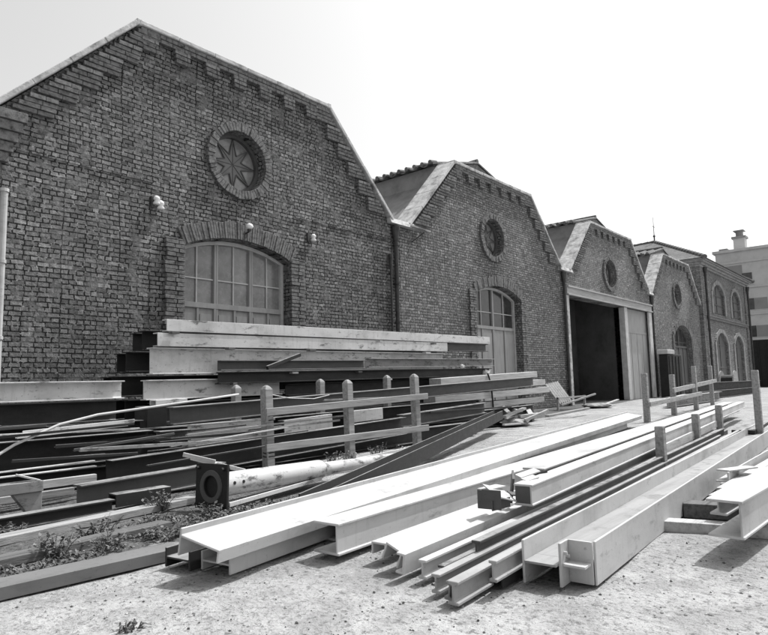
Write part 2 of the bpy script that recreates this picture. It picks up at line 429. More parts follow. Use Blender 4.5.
    for sgn in (-1, 1):
        ny = int((yb-ys)/.21); nxs = 2
        prof = []
        for k in range(ny*6+1):
            y = ys+k*.21/6; ph = (k % 6)/6; h = .055*abs(math.sin(math.pi*ph)) if (k // 6) % 2 == 0 else -.03*math.sin(math.pi*ph)
            prof.append((y, h))
        o = len(ro.v)
        for (y, h) in prof:
            ro.v += [(c+sgn*half, y, rz0+h), (c, y, rz1+h), (c, y, rz1+h-.05), (c+sgn*half, y, rz0+h-.05)]
        for k in range(len(prof)-1):
            a = o+4*k; b = a+4
            for e in range(4): ro.f.append((a+e, a+(e+1) % 4, b+(e+1) % 4, b+e))
        ro.f.append((o, o+1, o+2, o+3)); e = o+4*(len(prof)-1); ro.f.append((e+3, e+2, e+1, e))
        # tile course ends: little half barrels along the eaves
        y = ys+.08
        while y < yb:
            x = c+sgn*half
            ro.tube([(x-sgn*.25, y, rz0+.075), (x+sgn*.05, y, rz0+.02)], .07, 8); y += .30
    ro.tube([(c, ys+.03, rz1+.05), (c, yb, rz1+.05)], .08, 8)
    # tile gable end closing the roof above the coping
    ro.prism_y([(c-half+.05, rz0-.06), (c+half-.05, rz0-.06), (c, rz1-.06)], ys+.04, ys+.08)
    ro.build('upper_roof', 'tile', t)
    # round window
    cx0, cz0 = circle
    fr = ring(cx0, cz0, .53, .598, .16, .30).build('round_window', 'frame_dark', t)
    MB().prism_y(circ(cx0, cz0, .535), .24, .26).build('glass', 'glass', fr)
    pts = []
    for k in range(16):
        a = 2*math.pi*k/16+math.pi/2; r = .525 if k % 2 == 0 else .21; pts.append((cx0+r*math.cos(a), cz0+r*math.sin(a)))
    st = MB(); st.prism_y(pts, .225, .238); st.build('star_plate', 'star', fr)
    st = MB()
    for k in range(16):
        p, q = pts[k], pts[(k+1) % 16]; st.bar((p[0], .216, p[1]), (q[0], .216, q[1]), .02, .018, (0, 1, 0))
    for k in range(0, 16, 2): st.bar((cx0, .22, cz0), (pts[k][0], .22, pts[k][1]), .010, .012, (0, 1, 0))
    st.build('muntin', 'frame_dark', fr)
    voussoir_ring(cx0, cz0, .602, .775, 60, -.085, .06).build('brick_ring', 'trim_brick', t, bevel=.005)
    return t
def garage_edges(): pass
def arched_door(t, x0, x1, zs, zc, zrail, leaves, cols, rows, mat, fmat, gmat, y=.24, panel=True):
    """arched double door: frame, glazed top with thin bars, panelled lower leaves"""
    out = arch_poly(x0, x1, 0.0, zs, zc, 16)
    f = MB(); w = .07
    inner = arch_poly(x0+w, x1-w, 0.0, zs-w*.4, zc-w, 16)
    n = len(out)
    for k in range(1, n):
        a, b = out[k], out[(k+1) % n]; p, q = inner[k], inner[(k+1) % n]
        if k == n-1 and False: continue
        f.add([(a[0], y-.05, a[1]), (b[0], y-.05, b[1]), (q[0], y-.05, q[1]), (p[0], y-.05, p[1]),
               (a[0], y+.06, a[1]), (b[0], y+.06, b[1]), (q[0], y+.06, q[1]), (p[0], y+.06, p[1])],
              [(0, 1, 2, 3), (7, 6, 5, 4), (0, 4, 5, 1), (1, 5, 6, 2), (2, 6, 7, 3), (3, 7, 4, 0)])
    d = f.build('door', fmat, t)
    wid = (x1-x0)/leaves
    def ztop(x):
        ww = (x1-x0)/2; h = zc-zs; r = (ww*ww+h*h)/(2*h); dx = min(abs(x-(x0+x1)/2), ww)
        return zc-r+math.sqrt(max(r*r-dx*dx, 0))
    gl = [(x0+.03, zrail), (x1-.03, zrail)] + [(x1-.03-(x1-x0-.06)*k/16, ztop(x1-.03-(x1-x0-.06)*k/16)-.02) for k in range(17)]
    MB().prism_y(gl, y+.02, y+.03).build('glass', gmat, d)
    m = MB(); th = MB()
    for k in range(1, leaves):
        x = x0+wid*k
        m.box(x-.045, x-.004, y-.04, y+.05, 0, ztop(x)-.03); m.box(x+.004, x+.045, y-.035, y+.05, 0, ztop(x)-.03)
    m.box(x0+.05, x1-.05, y-.045, y+.05, zrail-.05, zrail+.05)
    for k in range(leaves):
        for q in range(1, cols):
            x = x0+wid*k+wid*q/cols; th.box(x-.012, x+.012, y-.012, y+.018, zrail+.05, ztop(x)-.05)
        for q in range(1, rows):
            z = zrail+(zs-zrail)*q/rows; th.box(x0+wid*k+.05, x0+wid*(k+1)-.05, y-.010, y+.016, z-.012, z+.012)
    m.build('rail', mat, d, bevel=.004); th.build('muntin', fmat, d)
    lo = MB(); lo.box(x0+.05, x1-.05, y+.012, y+.04, 0, zrail-.04)
    for k in range(leaves):
        for q in range(cols):
            a = x0+wid*k+wid*q/cols+.05; b = a+wid/cols-.10
            if panel: lo.box(a+.03, b-.03, y-.012, y+.012, .2, zrail-.16)
            lo.box(a-.05, a+.0, y-.03, y+.012, 0, zrail-.05)
    lo.build('panel', mat, d, bevel=.003)
    return d

# workshop 1: wide arched window door
t1 = workshop(0, '', 'brick', [arch_poly(6.05, 8.53, -.2, 3.52, 3.80)], (7.26, 5.41))
t1['label'] = 'nearest and largest brick workshop with a wide arched glazed door behind the beams'
arched_door(t1, 6.05, 8.53, 3.52, 3.80, 2.50, 3, 2, 2, 'door', 'frame', 'glass')
brick_arch(6.03, 8.55, 3.54, 3.815, .34, 46, -.07, .12).build('door_arch', 'trim_brick', t1, bevel=.005)
m = brick_jamb(5.68, 6.045, 0, 3.62, -.075, .12, side=-1); m2 = brick_jamb(8.535, 8.90, 0, 3.62, -.075, .12, side=1)
m.v and m.build('door_jamb', 'trim_brick', t1, bevel=.004); m2.build('door_jamb', 'trim_brick', t1, bevel=.004)
for xa, xb in ((2.7, 5.4), (8.7, 12.1)):
    m = MB(); x = xa
    while x < xb: m.box(x, x+.238, -.016+rnd.uniform(-.012, .008), -.001, 4.55, 4.60); x += .25
    m.build('string_course', 'brick', t1, bevel=.004)
# brick pier at the left shoulder with corbelled head
m = MB()
for k in range(5): m.box(2.62, 3.12+.05*k, -.10-.03*k, -.002, 4.30+.153*k+.004, 4.30+.153*(k+1)-.004)
m.build('pier_head', 'trim_brick', t1, bevel=.006)

# workshop 2
t2 = workshop(1, '', 'brick_mid', [arch_poly(15.75, 18.45, -.2, 3.58, 3.90)], (16.86, 5.43))
t2['label'] = 'second brick workshop with a planked arched door beyond the stacked beams'
arched_door(t2, 15.75, 18.45, 3.58, 3.90, 2.62, 2, 2, 2, 'door', 'frame', 'glass_dark', .26)
brick_arch(15.73, 18.47, 3.60, 3.915, .30, 44, -.05, .12).build('door_arch', 'trim_brick', t2, bevel=.005)
brick_jamb(15.40, 15.745, 0, 3.70, -.055, .12, side=-1).build('door_jamb', 'trim_brick', t2, bevel=.004)
brick_jamb(18.455, 18.80, 0, 3.70, -.055, .12, side=1).build('door_jamb', 'trim_brick', t2, bevel=.004)

# workshop 3: open garage
t3 = workshop(2, '', 'brick_far', [[(22.12, -.2), (31.25, -.2), (31.25, 4.12), (22.12, 4.12)]], (26.5, 5.43))
t3['label'] = 'third brick workshop with a wide black garage opening under a steel lintel'
MB().box(21.95, 31.44, -.10, -.002, 4.12, 4.44).box(21.95, 31.44, -.16, -.10, 4.40, 4.46).box(21.95, 31.44, -.16, -.10, 4.10, 4.15).build('lintel', 'lintel', t3, bevel=.006)
MB().box(21.90, 22.10, -.09, -.002, 0, 4.10).build('door_post', 'cement', t3, bevel=.01)
MB().box(27.80, 28.15, -.08, .18, 0, 4.10).build('door_post', 'frame', t3, bevel=.01)
MB().box(31.0, 31.40, -.09, -.002, 0, 4.10).build('door_post', 'frame', t3, bevel=.01)
m = MB(); m.box(28.16, 31.24, .10, .14, 0, 4.1)
for k in range(1, 4): m.box(28.16+.77*k-.02, 28.16+.77*k+.02, .085, .10, 0, 3.0)
m.box(28.2, 31.2, .08, .10, 3.0, 3.1)
m.build('sliding_door', 'door', t3)
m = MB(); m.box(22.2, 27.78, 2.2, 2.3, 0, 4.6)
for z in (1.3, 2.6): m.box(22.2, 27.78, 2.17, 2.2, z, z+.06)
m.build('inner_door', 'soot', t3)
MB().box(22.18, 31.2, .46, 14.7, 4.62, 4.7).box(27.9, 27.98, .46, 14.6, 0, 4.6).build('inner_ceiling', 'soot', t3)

# workshop 4
t4 = workshop(3, '', 'brick_far', [arch_poly(35.1, 38.2, -.2, 3.1, 3.75)], (36.05, 5.40))
t4['label'] = 'smallest looking brick workshop, fourth in the row beside the two storey house'
arched_door(t4, 35.1, 38.2, 3.1, 3.75, 2.6, 2, 2, 2, 'door_dark', 'door_dark', 'glass_dark', .26)
brick_arch(35.05, 38.25, 3.12, 3.77, .32, 26, -.05, .12).build('door_arch', 'trim_brick', t4)
brick_jamb(34.75, 35.06, 0, 3.2, -.05, .12, side=-1).build('door_jamb', 'trim_brick', t4)
brick_jamb(38.24, 38.55, 0, 3.2, -.05, .12, side=1).build('door_jamb', 'trim_brick', t4)

# valley gutters and downpipes between neighbouring gables
VL = ['pale sheet metal valley gutter spilling between the first and second workshops',
      'pale valley gutter between the second workshop and the garage workshop',
      'small valley gutter between the garage workshop and the fourth workshop']
for i in range(3):
    b = BND[i+1]; l, r = CEN[i]+KE, CEN[i+1]-KE
    v = thing('valley_gutter', (b, .2, EAV), VL[i], 'gutter', 'valley gutters between the workshop gables')
    m = MB(); m.add([(l-.02, -.12, EAV-.02), (r+.05, -.12, EAV-.02), (r+.02, 14, EAV+.10), (l, 14, EAV+.10), (l-.02, -.12, EAV-.08), (r+.05, -.12, EAV-.08), (r+.02, 14, EAV+.04), (l, 14, EAV+.04)],
          [(0, 1, 2, 3), (7, 6, 5, 4), (0, 4, 5, 1), (1, 5, 6, 2), (2, 6, 7, 3), (3, 7, 4, 0)])
    m.add([(l-.03, -.16, EAV-.10), (r+.10, -.16, EAV-.10), (r+.10, -.10, EAV+.04), (l-.03, -.10, EAV+.04), (l-.03, .0, EAV-.10), (r+.10, .0, EAV-.10), (r+.10, .0, EAV+.04), (l-.03, .0, EAV+.04)],
          [(0, 1, 2, 3), (7, 6, 5, 4), (0, 4, 5, 1), (1, 5, 6, 2), (2, 6, 7, 3), (3, 7, 4, 0)])
    m.build('gutter_sheet', 'cement', v, bevel=.006)
    if i == 0:
        MB().bar((r-.1, -.13, EAV-.05), (r+.42, -.36, EAV-.17), .16, .04).build('spout', 'cement', v)
        MB().bar((r+.1, -.02, EAV-.42), (r+.30, -.28, EAV-.18), .03, .03).build('bracket', 'pipe', v)
def downpipe(x, z1, r, label, mat='pipe', y=-.08, z0=0.0):
    t = thing('downpipe', (x, y, z0), label, 'downpipe', 'downpipes on the brick fronts')
    m = MB(); m.tube([(x, y, z0), (x, y, z1-.35)], r, 12); m.tube([(x, y, z1-.40), (x, y, z1-.12), (x, y, z1-.02)], [r*1.25, r*1.9, r*2.1], 12)
    m.build('pipe', mat, t, smooth=False)
    for k in range(5):
        z = z0+.5+k*(z1-z0-1)/4; MB().tube([(x, y, z-.02), (x, y, z+.02)], r*1.3, 12).box(x-.012, x+.012, y, -.001, z-.015, z+.015).build('clamp', mat, t)
downpipe(12.00, 4.95, .055, 'black iron downpipe at the corner of the nearest workshop')
downpipe(11.78, 4.2, .028, 'thin dark pipe beside the iron downpipe')
downpipe(21.76, 4.95, .05, 'dark downpipe left of the garage opening')
downpipe(31.62, 4.95, .05, 'dark downpipe right of the garage opening')
t = thing('downpipe', (3.10, -.09, 0), 'white downpipe at the left edge of the nearest workshop', 'downpipe', 'downpipes on the brick fronts')
MB().tube([(3.085, -.09, 0), (3.085, -.09, 3.9)], .05, 14).build('pipe', 'white', t, smooth=False)
for z in (.6, 1.7, 2.8, 3.85): MB().tube([(3.085, -.09, z), (3.085, -.09, z+.05)], .062, 14).box(3.07, 3.10, -.09, -.001, z, z+.04).build('clamp', 'white', t)

# fixtures on the nearest front
t = thing('wall_lamp', (7.36, -.08, 3.98), 'white globe lamp above the arched window', 'lamp')
m = MB(); n = 10
m.tube([(7.36, -.20, 4.02), (7.36, -.20, 4.04), (7.36, -.20, 4.08), (7.36, -.20, 4.12), (7.36, -.20, 4.145)], [.02, .055, .075, .055, .01], 14)
m.build('globe', 'ceramic', t, smooth=True)
MB().tube([(7.36, -.075, 3.96), (7.36, -.16, 3.97), (7.36, -.20, 4.02)], .016, 8).box(7.33, 7.39, -.075, -.055, 3.88, 4.0).tube([(7.36, -.20, 3.99), (7.36, -.20, 4.03)], .035, 10).build('bracket', 'pipe', t)
for x, z, lab, s in ((5.50, 4.20, 'white ceramic insulators on a bracket left of the arched window', 1), (9.14, 4.17, 'white ceramic insulator right of the arched window', .9)):
    t = thing('insulator', (x, 0, z), lab, 'insulator', 'ceramic insulators on the brick front')
    m = MB()
    for dx, dz in ((-.03, .03), (.05, -.04)) if s == 1 else ((.03, 0),):
        m.tube([(x+dx, -.07, z+dz-.075), (x+dx, -.07, z+dz-.05), (x+dx, -.07, z+dz), (x+dx, -.07, z+dz+.02), (x+dx, -.07, z+dz+.06), (x+dx, -.07, z+dz+.085)], [.055, .065, .035, .06, .05, .02], 12)
    m.build('cap', 'ceramic', t, smooth=True)
    MB().bar((x-.1, -.03, z-.02), (x+.08, -.07, z-.02), .02, .02).box(x-.11, x-.05, -.05, -.001, z-.1, z+.1).build('bracket', 'pipe', t)

# ------------------------------------------------------------------ two storey brick house
HX0, HX1, HZ = 40.47, 53.4, 7.75
th = thing('brick_house', ((HX0+HX1)/2, 0, 0), 'two storey brick house with arched windows and a tiled hip roof', 'house')
WX = [(43.3, 46.3), (48.3, 50.9)]
ops = [arch_poly(a, b, 4.9, 6.2, 6.85) for a, b in WX] + [arch_poly(a, b, -.2, 3.0, 3.70) for a, b in WX]
w = MB().box(HX0+.002, HX1, -.12, .4, 0, HZ).build('front_wall', 'brick_far', base=(0, 0, 0))
cut(w, [MB().prism_y(o, -1, 1.5) for o in ops])
for v in w.data.vertices: v.co -= Vector(th['_base'])
w.parent = th
for bx in ((HX0+.004, HX0+.4, .402, 13, 0, HZ), (HX1-.4, HX1-.002, .402, 13, 0, HZ), (HX0+.41, HX1-.41, 12.6, 13, 0, HZ)): MB().box(*bx).build('side_wall', 'brick_far', th)
m = MB()
for k, (o, z0, z1) in enumerate(((.10, 7.56, 7.68), (.2, 7.683, 7.82), (.32, 7.823, 7.93), (.40, 7.933, 8.02))): m.box(HX0-o*.5, HX1+o, -.12-o, 13+o, z0, z1)
m.build('cornice', 'trim_far', th, bevel=.01)
m = MB(); m.box(HX0, HX1+.05, -.20, -.121, 4.45, 4.70); m.box(HX0, HX1+.05, -.24, -.121, 4.62, 4.68); m.build('string_course', 'trim_brick', th)
for x0 in (HX0+.05, HX1-.75): MB().box(x0, x0+.7, -.19, -.121, 0, 7.55).build('pilaster', 'brick_far', th)
for (a, b) in WX:
    for zb, zs, zc in ((4.9, 6.2, 6.85), (0.0, 3.0, 3.70)):
        wn = MB().prism_y(arch_poly(a, b, zb, zs, zc), .02, .06).build('window' if zb else 'door', 'door_dark', th)
        m = MB(); xm = (a+b)/2; m.box(xm-.05, xm+.05, -.02, .02, zb, zc-.06)
        for z in (zb+.1, zb+(zs-zb)*.5, zs-.05): m.box(a+.02, b-.02, -.015, .018, z-.04, z+.04)
        m.build('frame', 'frame_dark' if zb else 'door_dark', wn)
        brick_arch(a-.02, b+.02, zs+.02, zc+.015, .26, 22, -.19, .0).build('arch', 'trim_far', th)
        for ja, jb in ((a-.32, a-.01), (b+.01, b+.32)): MB().box(ja, jb, -.18, -.121, zb, zs+.1).build('jamb', 'trim_far', th)
# hip roof with ridge tiles and finial
A, B_, C_, D_ = (HX0-.3, -.6, 8.03), (HX1+.5, -.6, 8.03), (HX1+.5, 13.5, 8.03), (HX0-.3, 13.5, 8.03)
P1, P2 = (46.8, 4.2, 10.75), (47.6, 8.6, 10.75)
rf = MB().add([A, B_, C_, D_, P1, P2], [(0, 1, 4), (1, 2, 5, 4), (2, 3, 5), (3, 0, 4, 5), (3, 2, 1, 0)]).build('roof', 'tile', th)
m = MB()
for p, q in ((A, P1), (B_, P1), (C_, P2), (D_, P2), (P1, P2)):
    p, q = Vector(p), Vector(q); n = int((q-p).length/.45)
    for k in range(n): m.tube([p+(q-p)*(k/n), p+(q-p)*((k+1.1)/n)], [.15, .12], 8)
m.build('ridge_tile', 'tile', rf)
MB().tube([(46.8, 4.2, 10.7), (46.8, 4.2, 11.1)], .05, 8).tube([(46.8, 4.2, 11.1), (46.8, 4.2, 12.6)], [.03, .012], 6).bar((46.55, 4.2, 11.9), (47.05, 4.2, 11.9), .03, .03).tube([(46.8, 4.2, 11.1), (46.8, 4.2, 11.2), (46.8, 4.2, 11.3)], [.04, .10, .03], 8).build('finial', 'pipe', rf)
downpipe(HX0+.85, 7.6, .07, 'downpipe on the left corner of the two storey house', y=-.28)
downpipe(HX1-.15, 7.6, .07, 'downpipe on the right corner of the two storey house', y=-.28)

# ------------------------------------------------------------------ apartment block behind
AX = 80.0
ta = thing('apartment_block', (AX+6, -5, 0), 'plain pale modern apartment block behind the brick house', 'building')
MB().box(AX, AX+12, -24, 7.6, 0, 15.1).build('wall', 'plaster', ta)
MB().box(AX-.25, AX+12.2, -24.2, 7.85, 15.1, 15.4).build('roof', 'plaster', ta)
m = MB()
for z in (4.6, 7.7, 10.8, 13.75): m.box(AX-.12, AX-.001, -24, 7.62, z, z+.22)
m.build('floor_band', 'plaster', ta)
MB().box(AX-.06, AX-.002, 4.95, 7.0, 10.9, 13.5).build('dark_panel', 'plaster_dark', ta)
for z in (2.3, 5.2, 8.3, 11.25):
    for k, y in enumerate((5.0, 1.0, -3.0, -7.0, -11.0, -15.0)):
        if z > 11: y0, y1 = y-1.0, y
        else: y0, y1 = y-2.3, y
        f = MB().box(AX-.05, AX-.002, y0-.08, y1+.08, z-.08, z+1.35).build('window', 'plaster', ta)
        MB().box(AX-.08, AX-.052, y1-1.0 if z < 11 else y0, y1, z, z+1.27).build('pane', 'glass_dark', f)
        if z < 11: MB().box(AX-.085, AX-.052, y0, y1-1.04, z, z+1.27).build('shutter', 'plaster_dark', f)
ch = MB().box(AX+2, AX+3.2, 4.8, 6.0, 15.4, 17.0).build('chimney', 'plaster', ta)
MB().box(AX+1.85, AX+3.35, 4.65, 6.15, 17.0, 17.25).tube([(AX+2.6, 5.4, 17.25), (AX+2.6, 5.4, 17.9)], .4, 10).box(AX+2.0, AX+3.2, 4.85, 5.95, 17.9, 18.0).build('chimney_cap', 'plaster_dark', ch)
MB().box(AX+2, AX+3.2, 8.6-1.9, 10.2-2.6, 15.4, 16.0).build('vent_box', 'plaster_dark', ta)

# yard wall and gate at the far right
m = MB(); m.box(56, 56.3, -9.5, -1.35, 0, 3.85); m.box(55.95, 56.35, -9.5, -1.3, 3.85, 3.95)
tag(m.build('yard_wall', 'plaster_dark', base=(56.15, -5, 0)), 'plain grey yard wall at the right edge behind the posts', 'wall')
m = MB(); m.box(56.2, 56.28, -1.25, .9, .0, 3.7)
for k in range(5): m.box(56.14, 56.2, -1.2+.5*k, -1.14+.5*k, 0, 3.65)
tag(m.build('metal_gate', 'black', base=(56.2, -.2, 0)), 'black metal gate between the brick house and the grey yard wall', 'gate')

# ------------------------------------------------------------------ steel sections
def prof_I(w, h, tf=.014, tw=.010):
    a, b = w/2, tw/2; f = min(.012, w*.12)                                    # f: rolled fillet at the flange root
    return [(-a, 0), (a, 0), (a, tf), (b+f, tf), (b+f*.3, tf+f*.3), (b, tf+f), (b, h-tf-f), (b+f*.3, h-tf-f*.3), (b+f, h-tf), (a, h-tf), (a, h), (-a, h), (-a, h-tf),
            (-b-f, h-tf), (-b-f*.3, h-tf-f*.3), (-b, h-tf-f), (-b, tf+f), (-b-f*.3, tf+f*.3), (-b-f, tf), (-a, tf)]
def prof_H(w, h, tf=.014, tw=.010, zc=None):
    """lying on its side: flanges upright left and right, web flat between"""
    a = w/2; z = h/2 if zc is None else zc
    return [(-a, 0), (-a+tf, 0), (-a+tf, z-tw/2), (a-tf, z-tw/2), (a-tf, 0), (a, 0), (a, h), (a-tf, h), (a-tf, z+tw/2), (-a+tf, z+tw/2), (-a+tf, h), (-a, h)]
def prof_C(w, h, tf=.012):
    """channel standing with its plain back to the right (yard side)"""
    a = w/2
    return [(-a, 0), (a, 0), (a, tf), (-a+tf, tf), (-a+tf, h-tf), (a, h-tf), (a, h), (-a, h)]
def prof_CI(w, h, tf=.012):
    """channel standing with its open side to the yard"""
    return [(-u, v) for u, v in prof_C(w, h, tf)][::-1]
def prof_U(w, h, tf=.012):
    """channel lying with its flat back upwards"""
    a = w/2
    return [(-a, 0), (-a+tf, 0), (-a+tf, h-tf), (a-tf, h-tf), (a-tf, 0), (a, 0), (a, h), (-a, h)]
def prof_L(w, h, t=.012):
    a = w/2; return [(-a, 0), (a, 0), (a, t), (-a+t, t), (-a+t, h), (-a, h)]
def prof_B(w, h): a = w/2; return [(-a, 0), (a, 0), (a, h), (-a, h)]
PROF = {'I': prof_I, 'H': prof_H, 'C': prof_C, 'CI': prof_CI, 'U': prof_U, 'L': prof_L, 'B': prof_B}
NAME = {'I': 'steel_beam', 'H': 'steel_beam', 'C': 'steel_channel', 'CI': 'steel_channel', 'U': 'steel_channel', 'L': 'steel_angle', 'B': 'timber_beam'}
CATS = {'steel_beam': 'steel beam', 'steel_channel': 'steel channel', 'steel_angle': 'steel angle', 'timber_beam': 'timber'}
def beam(label, kind, p, q, w, h, mat, group=None, name=None, prof=None, cat=None, bevel=.0025, roll=0):
    nm = name or NAME[kind]
    m = MB().sweep(prof or PROF[kind](w, h), p, q, (0, -math.sin(roll), math.cos(roll)))
    o = m.build(nm, mat, base=((p[0]+q[0])/2, (p[1]+q[1])/2, min(p[2], q[2])), bevel=bevel)
    if mat in ('mid', 'dark', 'black'):                                       # lit top faces put into the colour, along with settled sand
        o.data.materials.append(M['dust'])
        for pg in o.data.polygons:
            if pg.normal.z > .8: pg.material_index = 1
    return tag(o, label, cat or CATS.get(nm, nm.replace('_', ' ')), group)

# ------------------------------------------------------------------ the white beams in the foreground
G1 = 'white steel beams laid out in the yard'
# F: the long H section at the front, lying on its side, with a welded stub at its end
t = thing('steel_beam', (2.78, -8.58, 0), 'long white H beam nearest the camera with a short stub welded to its end', 'steel beam', G1)
d = Vector((1, .066, 0)).normalized(); n = Vector((d.y, -d.x, 0))          # n points to the yard side
p0 = Vector((2.75, -8.585, .004))
q0 = p0+d*.14; e1 = p0+d*8.75
def off(p, k): return p+n*k
MB().sweep(prof_B(.012, .20), off(p0, -.1315), off(e1, -.1315)).build('flange', 'white', t, bevel=.003)
MB().sweep(prof_B(.012, .20), off(q0, .164), off(e1, .164)).build('flange', 'white', t, bevel=.003)
up_ = Vector((0, 0, .095))
MB().sweep(prof_B(.155, .010), off(p0, -.047)+up_, off(q0, -.047)+up_).sweep(prof_B(.281, .010), off(q0, .0162)+d*.002+up_, off(e1, .0162)+up_).build('web', 'dusty', t)
st = MB()
m0 = p0+n*.038+Vector((0, 0, .098))
st.obox(m0+d*.085, d*.052, n*.006, (0, 0, .098))                               # upright flange in the middle of the end
st.obox(p0+n*.101+d*.132+Vector((0, 0, .101)), d*.006, n*.056, (0, 0, .096))   # plate closing the right half
st.obox(p0+n*.098+d*.085+Vector((0, 0, .098)), d*.04, n*.053, (0, 0, .005))    # fin
for k in range(2): st.tube([m0+d*(.07+.03*k)+n*.006+Vector((0, 0, .05-.02*(k % 2))), m0+d*(.07+.03*k)+n*.022+Vector((0, 0, .05-.02*(k % 2)))], .008, 8)
st.build('welded_stub', 'white', t)

# B1: wide beam with its web flat on top, and the beams it rests on
def b1p(x, yoff, z): return (x, -7.17+.15*(x-1.75)+yoff, z)
beam('widest white beam lying flat, leftmost in the yard pile, its top web bright', 'H', b1p(1.80, .0, .112), b1p(12.6, .0, .16), .29, .115, 'white', G1, roll=.16,
     prof=[(-.145, .02), (-.133, .02), (-.133, .073), (.133, .073), (.133, -.02), (.145, -.02), (.145, .118), (.133, .118), (.133, .085), (-.145, .085)])
beam('white beam under the widest flat beam, its side face to the yard', 'H', b1p(1.95, .04, .004), b1p(11.6, .04, .05), .22, .095, 'offwhite', G1)
beam('dark beam end in the shade below the widest flat white beam', 'H', b1p(1.86, .27, .004), b1p(10.0, .27, .04), .20, .10, 'dark', G1)  # dark colour stands for the shade under the flat beam
# B2 and its neighbour
def prof_off(w, h, o=.012, tf=.014, tw=.010):
    """I section with its web close behind the yard side edge"""
    a = w/2; l = -a+o
    return [(-a, 0), (a, 0), (a, tf), (l+tw, tf), (l+tw, h-tf), (a, h-tf), (a, h), (-a, h), (-a, h-tf), (l, h-tf), (l, tf), (-a, tf)]
beam('upright white beam beside the widest beam, near end square cut', 'I', (2.48, -7.375, .025), (16.4, -6.55, .10), .19, .172, 'white', G1, prof=prof_off(.19, .172))
beam('white beam wedged between the widest flat beam and the upright one', 'I', (2.78, -7.15, .0), (15.2, -5.95, .02), .26, .125, 'white', G1)
# R1 lies across the ones below
t = thing('steel_beam', (3.62, -7.99, .17), 'white beam resting on top of the dark sections, held by three stakes', 'steel beam', G1)
MB().sweep(prof_off(.125, .135, .006), (3.62, -7.985, .170), (15.6, -6.84, .25)).build('beam_section', 'white', t, bevel=.003)
MB().box(3.628, 3.634, -8.035, -7.925, .185, .292).build('end_plate', 'mid', t)  # dark plate added over the open end for the shade inside
beam('second white beam on top of the pile behind the staked one', 'I', (4.25, -7.73, .195), (15.4, -6.62, .26), .17, .12, 'offwhite', G1)
# cut-off bits lying by R1's near end
t = thing('scrap_offcut', (3.45, -7.9, .17), 'short crumpled beam offcut with a dark end lying on the pile', 'scrap offcut')
m = MB(); m.obox((3.36, -7.895, .240), (.004, .004, 0), (.012, -.075, 0), (0, 0, .058)); m.obox((3.44, -7.93, .205), (.09, -.01, 0), (0, .003, 0), (0, 0, .03)); m.build('end_plate', 'mid', t)
m = MB(); m.obox((3.47, -7.85, .292), (.12, .005, -.004), (.012, -.03, -.004), (0, 0, .004)); m.obox((3.48, -7.90, .262), (.11, -.005, -.03), (.01, -.045, -.035), (0, 0, .004)); m.build('flange', 'offwhite', t)
t = thing('scrap_plate', (3.72, -7.86, .19), 'dark bent plate standing upright between the beam ends', 'scrap plate')
m = MB(); m.obox((3.74, -7.84, .262), (.05, .03, .02), (.004, -.006, .0), (.02, .0, .075)); m.obox((3.70, -7.89, .225), (.06, -.015, -.01), (.005, .02, .01), (0, 0, .004)); m.build('plate', 'mid', t)
t = thing('scrap_flange', (3.95, -7.85, .29), 'torn white flange tip bent up above the staked beam', 'scrap plate')
m = MB(); m.obox((3.98, -7.83, .318), (.10, -.02, .012), (.02, .035, .006), (0, 0, .004)); m.obox((3.82, -7.93, .312), (.06, -.012, .006), (.012, .03, .004), (0, 0, .004)); m.build('plate', 'white', t)
MB().obox((4.05, -7.88, .305), (.08, -.02, .006), (.002, .004, 0), (0, 0, .014)).build('torn_edge', 'dark', t)

# smaller sections on the ground between the upright beam and the front beam
G2 = 'slim steel sections on the ground in the pile'
SM = [('short ended white section poking out beside the upright beam', 'U', 2.60, -7.66, .04, .10, .065, 'offwhite', 0),
      ('broad tilted white section in the middle of the small ones', 'U', 2.50, -7.82, .045, .11, .09, 'white', .40),
      ('narrow white topped section just right of the tilted one', 'C', 2.43, -7.945, .03, .05, .10, 'white', .1),
      ('dark thin section in the gap between two white topped ones', 'I', 2.62, -8.00, .0, .045, .07, 'black', 0),
      ('slim white topped angle beside the narrow section', 'I', 2.47, -8.055, .015, .045, .09, 'offwhite', 0),
      ('dark slim channel half hidden under the dark rusted section', 'C', 2.55, -8.11, .0, .04, .07, 'mid', 0),
      ('dark rusted I section, longest dark web in the pile', 'I', 2.78, -8.165, .03, .05, .12, 'mid', 0),
      ('slim grey section with a bright cut end beside the dark web', 'I', 2.36, -8.215, .008, .045, .085, 'grey', 0),
      ('low dark section tucked beside the grey one', 'U', 2.48, -8.265, .0, .04, .06, 'mid', .0),
      ('low slim grey section, second from the one projecting furthest', 'I', 2.33, -8.305, .004, .045, .08, 'worn', .15),
      ('grey I section projecting furthest to the camera', 'I', 2.29, -8.358, .004, .055, .10, 'grey', 0),
      ('slim I section right beside the long front H beam', 'I', 2.52, -8.420, .055, .04, .095, 'grey', 0)]
for lab, kd, x, y, z, w, h, mt, rl in SM:
    L_ = rnd.uniform(7.6, 9.2)
    beam(lab, kd, (x, y, z), (x+L_, y+.075*L_, z+.02), w, h, mt, G2, roll=rl)
beam('dark slim section lying lowest between the grey sections', 'U', (2.62, -8.38, .0), (10.0, -7.90, .01), .06, .05, 'dark', G2)
beam('dark rusted section in the shade below the staked beam', 'I', (3.3, -8.25, .0), (12.5, -7.62, .01), .07, .09, 'dark', G2)
for lab, x in (('timber packing under the near ends of the slim sections', 2.95), ('timber packing under the middle of the slim sections', 6.0)):
    beam(lab, 'B', (x, -8.30, .0), (x+.08, -7.5, .0), .08, .025, 'wood_dark', 'timber packing under steel')

